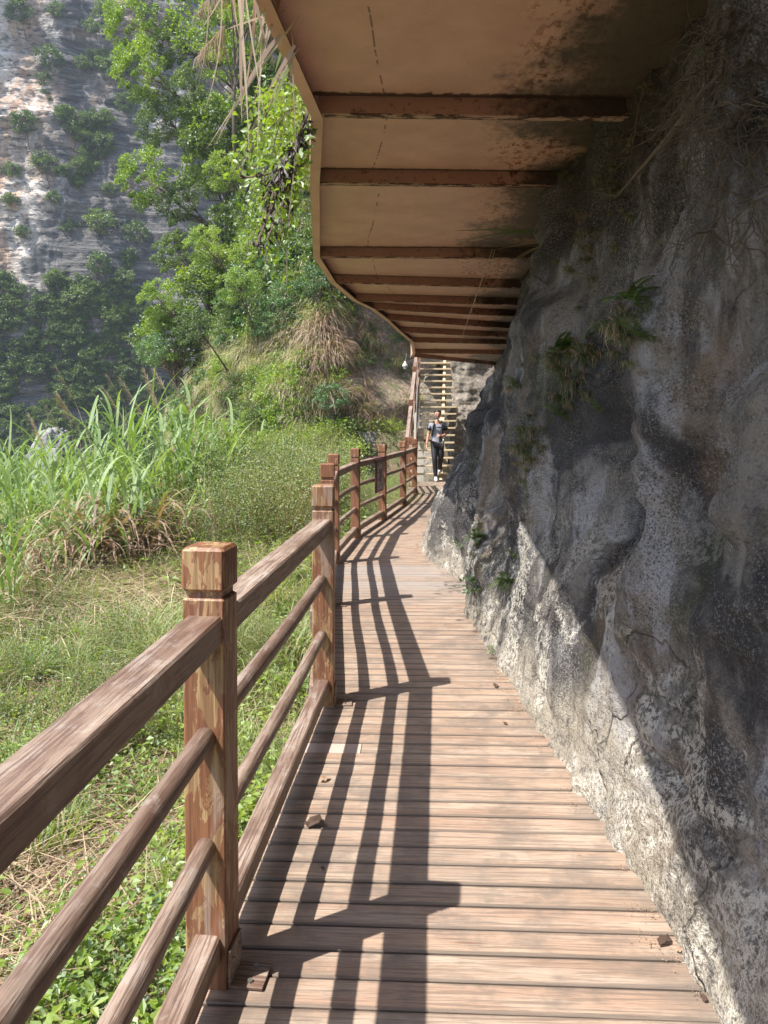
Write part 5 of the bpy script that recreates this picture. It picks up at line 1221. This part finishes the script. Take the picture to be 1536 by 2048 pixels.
P = np.array(P); scatter('rock_moss', P, np.stack([g.normal(0, .2, len(P)), g.normal(0, .2, len(P)), g.normal(0, .5, len(P))], 1), g.uniform(.18, .42, len(P)), [source('moss', m_) for m_ in MOSS] + [source('dry moss', tuft_mesh('dry moss', [M['brown'], M['fern']], 110, (.05, .16), .006, .06, el=(-70, 30), droop=(.5, 1.6), dry=.2, seed=98, az0=-2.0, S=4))], 'moss and dry grass growing in patches on the rock face', 'moss')
g = np.random.default_rng(99); yq = g.uniform(1.0, 13, 220); P = np.stack([np.array([rock_base_x(v) for v in yq]) - .02 - np.abs(g.normal(0, .05, 220)), yq, np.full(220, .004)], 1)
scatter('edge_litter', P, rots(220, .02), g.uniform(.06, .18, 220), [source('litter', LITTER[0].data)], 'crumbs of leaf and grit where the boards meet the rock', 'litter')
me = leafy_src(9, M['fern'], 60, .16, .16, .05).data; me.materials[1] = M['fern']
o = rock_plant(932, 1180, me, 1.0, 'seedling', 'bright green leafy seedling where the boardwalk meets the rock', 'plant'); o.location.z = max(o.location.z, .01)
o = rock_plant(968, 1293, me, .35, 'seedling', 'tiny green seedling in the gap between boards and rock', 'plant'); o.location.z = .005
# roots and dry growth under the walkway at the top right
g = np.random.default_rng(95); mb = MB()
for k in range(1300):
    px, py = g.uniform(1150, 1545), g.uniform(-30, 480)
    lim = 560 - (px - 1150) * .15
    if py < 330 - (px - 1180) * 1.15 and px < 1430: continue
    if g.uniform() < (py - 150) / 500: continue
    p = on_rock(px, max(py, 5), .02); pts = [p]; d = Vector((g.normal(0, .5) - .2, g.normal(0, .7), g.normal(-.55, .4)))
    for s in range(6):
        d = (d + Vector((g.normal(0, .45), g.normal(0, .55), g.normal(-.12, .4)))).normalized(); q = pts[-1] + d * g.uniform(.02, .055); pts.append(q)
    r0 = float(g.choice([.0010, .0014, .0024])); mb.tube(pts, [r0] * 5 + [r0 * .6, r0 * .3], 4, False)
o = mb.build('root_mat', M['root']); tag(o, 'tangled mat of dry roots hanging where the upper walkway meets the rock', 'roots', kind='stuff')
for k, (pts, r0, lab) in enumerate([(((1420, 195), (1330, 270), (1235, 380), (1190, 400)), .012, 'thick pale root running diagonally down the upper rock'), (((1480, 0), (1460, 130), (1420, 195), (1425, 60)), .011, 'dark root hanging at the top right corner'), (((1310, 90), (1275, 200), (1265, 300), (1225, 330)), .006, 'thin root beside the rusty end of the first crossbeam')]):
    P = [on_rock(a, b, .035) for a, b in pts]; o = MB().tube(P, [r0, r0 * .9, r0 * .7, r0 * .3], 7).build('root', M['root'], smooth=True); tag(o, lab, 'root')
# blades and stalks hanging in front of the panels
bl = thing('rock_grass', 'green and straw blades sticking out of the rock under the upper walkway', 'grass', on_rock(1115, 480)); off = Vector(bl.location)
for pts, w, m in ((((1120, 468), (1010, 455), (905, 462)), .018, 'leaf'), (((1120, 470), (1040, 455), (915, 482)), .014, 'leaf'), (((1120, 472), (1050, 452), (965, 474)), .012, 'leaf'), (((1120, 480), (1060, 485), (985, 500)), .006, 'straw'), (((1120, 482), (1020, 500), (960, 610)), .005, 'straw'),
                  (((985, 498), (950, 600), (905, 728)), .007, 'straw'), (((1115, 485), (1010, 500), (990, 585)), .004, 'straw'), (((990, 500), (975, 545), (958, 600)), .006, 'straw')):
    V, F = px_ribbon(pts, 6.6, w, off); MB().add(V, F).build('green_blade' if m == 'leaf' else 'dry_blade', M[m], bl)
# --- fallen leaves on the boards
LM = []
for i in range(3):
    g = np.random.default_rng(900 + i); bm = bmesh.new(); n = 9; vs_ = [bm.verts.new((.0, .0, .010))]
    for k in range(n): a = 2 * math.pi * k / n; r_ = .030 * (1 + .45 * math.cos(a)) * g.uniform(.7, 1.2); vs_.append(bm.verts.new((r_ * math.cos(a), r_ * .6 * math.sin(a),   .003 + .012 * abs(math.sin(a * 1.5)) * g.uniform(.5, 1.2))))
    for k in range(n): bm.faces.new((vs_[0], vs_[1 + k], vs_[1 + (k + 1) % n]))
    me = bpy.data.meshes.new('dead leaf'); bm.to_mesh(me); bm.free(); me.materials.append(M['dead'] if i else M['brown']); LM.append(me)
for px, py, k, s, lab in ((648, 1562, 0, 1.0, 'curled tan leaf lying in the second bar of shade'), (621, 1650, 2, 1.5, 'large shrivelled dark leaf in the shade of the rails'), (990, 1371, 1, .9, 'brown leaf on the sunlit boards left of the rock'), (1012, 1448, 1, .5, 'tiny brown leaf near the rock foot'),
                          (1332, 1880, 1, .9, 'brown leaf on the boards at the lower right'), (645, 1738, 2, .35, 'crumb of leaf beside the long shadows'), (1358, 1903, 0, .5, 'pale scrap on the boards at the lower right'), (1410, 2000, 1, .5, 'dark crumb near the bottom right corner'), (862, 1072, 1, .6, 'leaf scrap on the boards before the bend')):
    o = link('fallen_leaf', LM[k], None, at_z(px, py, .003), (0, 0, random.uniform(0, 6)), (s,) * 3); tag(o, lab, 'leaf', 'fallen leaves on the boardwalk')

# ================================================================== HAZE
t = NT('air haze'); t.n.remove(t.b); v = t.n.new('ShaderNodeVolumePrincipled'); v.inputs['Color'].default_value = (.72, .84, 1.0, 1); v.inputs['Density'].default_value = HAZE; v.inputs['Anisotropy'].default_value = .2
t.t.links.new(v.outputs[0], t.out.inputs['Volume'])
hz_ = MB().box((-900, -900, -60), (900, 1000, 96)).build('haze', t.m); tag(hz_, kind='stuff')
